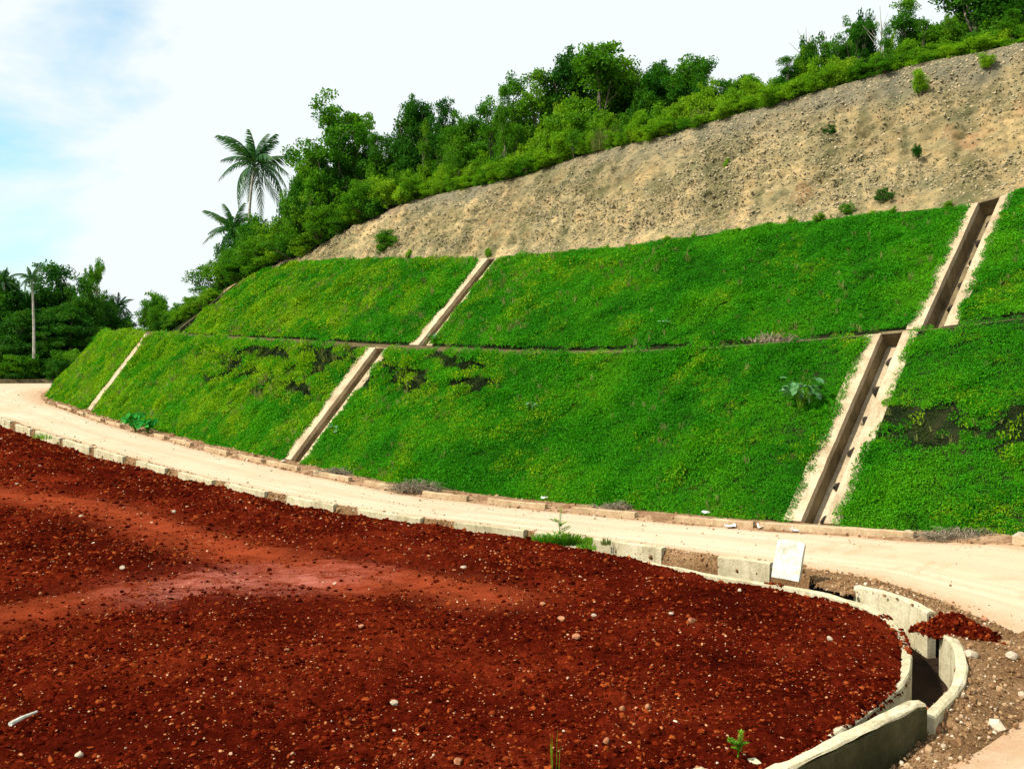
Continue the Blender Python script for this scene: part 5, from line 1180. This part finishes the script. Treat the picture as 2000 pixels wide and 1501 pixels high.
# ------------------------------------------------------------------ forest beyond the far bend
def forest_floor():
    n = 60; x = np.linspace(-190, -20, n); y = np.linspace(131, 260, n); X, Y = np.meshgrid(x, y); Z = -.05+np.clip((Y-136)*.05, 0, 5)+.3*fbm(X*.1, Y*.1, 4)*np.clip((Y-132)/6, 0, 1)
    o = solid('forest_floor', np.stack([X, Y, Z], -1).reshape(-1, 3), grid_faces(n, n), M['forest_floor'], None, True); tag(o, 'dark ground under the forest beyond the far bend', None, None, 'structure')
forest_floor()
fz = lambda y: -.05+max(0, (y-136)*.05)
FG = 'forest trees beyond the far bend'
ft = [(105,520,130,146,'dense_dark','tallest rounded dark tree of the left forest'),(10,540,110,142,'dense_dark','dark tree at the left edge of the photo'),(60,570,110,150,'dense_dark','tree behind the thin palm trunk'),(165,545,90,144,'dense_dark','dark tree right of the tallest forest tree'),
      (195,512,60,150,'sparse','thin open topped tree sticking out of the forest'),(200,590,90,148,'dense_dark','sloping dark tree on the right shoulder of the forest'),(235,598,60,152,'dense_dark','low tree at the right end of the forest'),(140,600,110,140,'dense_dark','dark tree low in the middle of the forest'),
      (40,610,110,139,'dense_dark','dark tree low at the left of the forest'),(90,640,100,138,'dense_dark','shaded low tree close behind the far road wall'),(-40,530,130,146,'dense_dark','tree just outside the left edge'),(190,640,90,140,'dense_dark','shaded low tree at the right of the forest'),
      (302,575,66,160,'dense_mid','lone rounded tree between the forest and the hill'),(318,595,50,156,'dense_mid','smaller tree touching the lone rounded tree'),(240,620,60,146,'dense_dark','bushy tree beside the nose of the green bank'),(20,660,110,137,'dense_dark','shaded low tree at the far left behind the road wall')]
for x, tp, wp, Y, k_, l in ft:
    p = PY(x, 750, Y); p[2] = fz(Y); plant(k_, p, z_at(x, tp, Y)-p[2], wp/F*Y*1.15, l, 'tree', FG)
for i in range(26):
    x = -40+i*11.5+rr.normal()*4; Y = rr.uniform(134, 142); p = PY(x, 750, Y); p[2] = fz(Y)-.1; plant('bush_dark' if i % 3 else 'bush_mid', p, rr.uniform(2.2, 5.0), rr.uniform(4, 6.5), 'dark undergrowth bush below the far forest, %s from the left' % ordn(i+1), 'bush', 'undergrowth bushes of the far forest')
for x, tp, wp, l in [(352, 603, 36, 'light green bush left of the dark drain at the end of the bank'), (375, 607, 30, 'light green bush touching the dark drain'), (338, 615, 30, 'small light bush at the foot of the hill shoulder'), (268, 640, 34, 'low bush on the nose of the lower bank'), (345, 640, 30, 'low bush behind the bench'), (395, 580, 44, 'light bush on the left outline of the hill')]:
    Y = 118; p = PY(x, 655, Y); plant('bush_light', p, z_at(x, tp, Y)-p[2], wp/F*Y*1.2, l, 'bush')
Y = 134; palm(PY(66, 700, Y), PY(62, 545, Y), 36/F*Y, 'thin tall palm with a pale trunk in front of the left forest', 13, 6, .1, False)
Y = 141; palm(PY(8, 700, Y), PY(8, 552, Y), 34/F*Y, 'palm rising from the forest at the left edge', 14, 8, .1, False)
Y = 150; palm(PY(232, 700, Y), PY(232, 600, Y), 34/F*Y, 'small palm at the right end of the forest', 12, 11, .1, False)
fw = strip_wall('road_wall', [(-110, 133.6, .55), (-80, 132.6, .5), (-66, 133.0, .5), (-50, 133.6, .5), (-30, 134, .5)], .3, -.4, M['conc_old_shade'], 1, None, .02, .03, 9, .8); tag(fw, 'low weathered wall along the outside of the far bend', 'wall')

# ground weeds at the foot of the far bank
print('objects', len(bpy.data.objects))
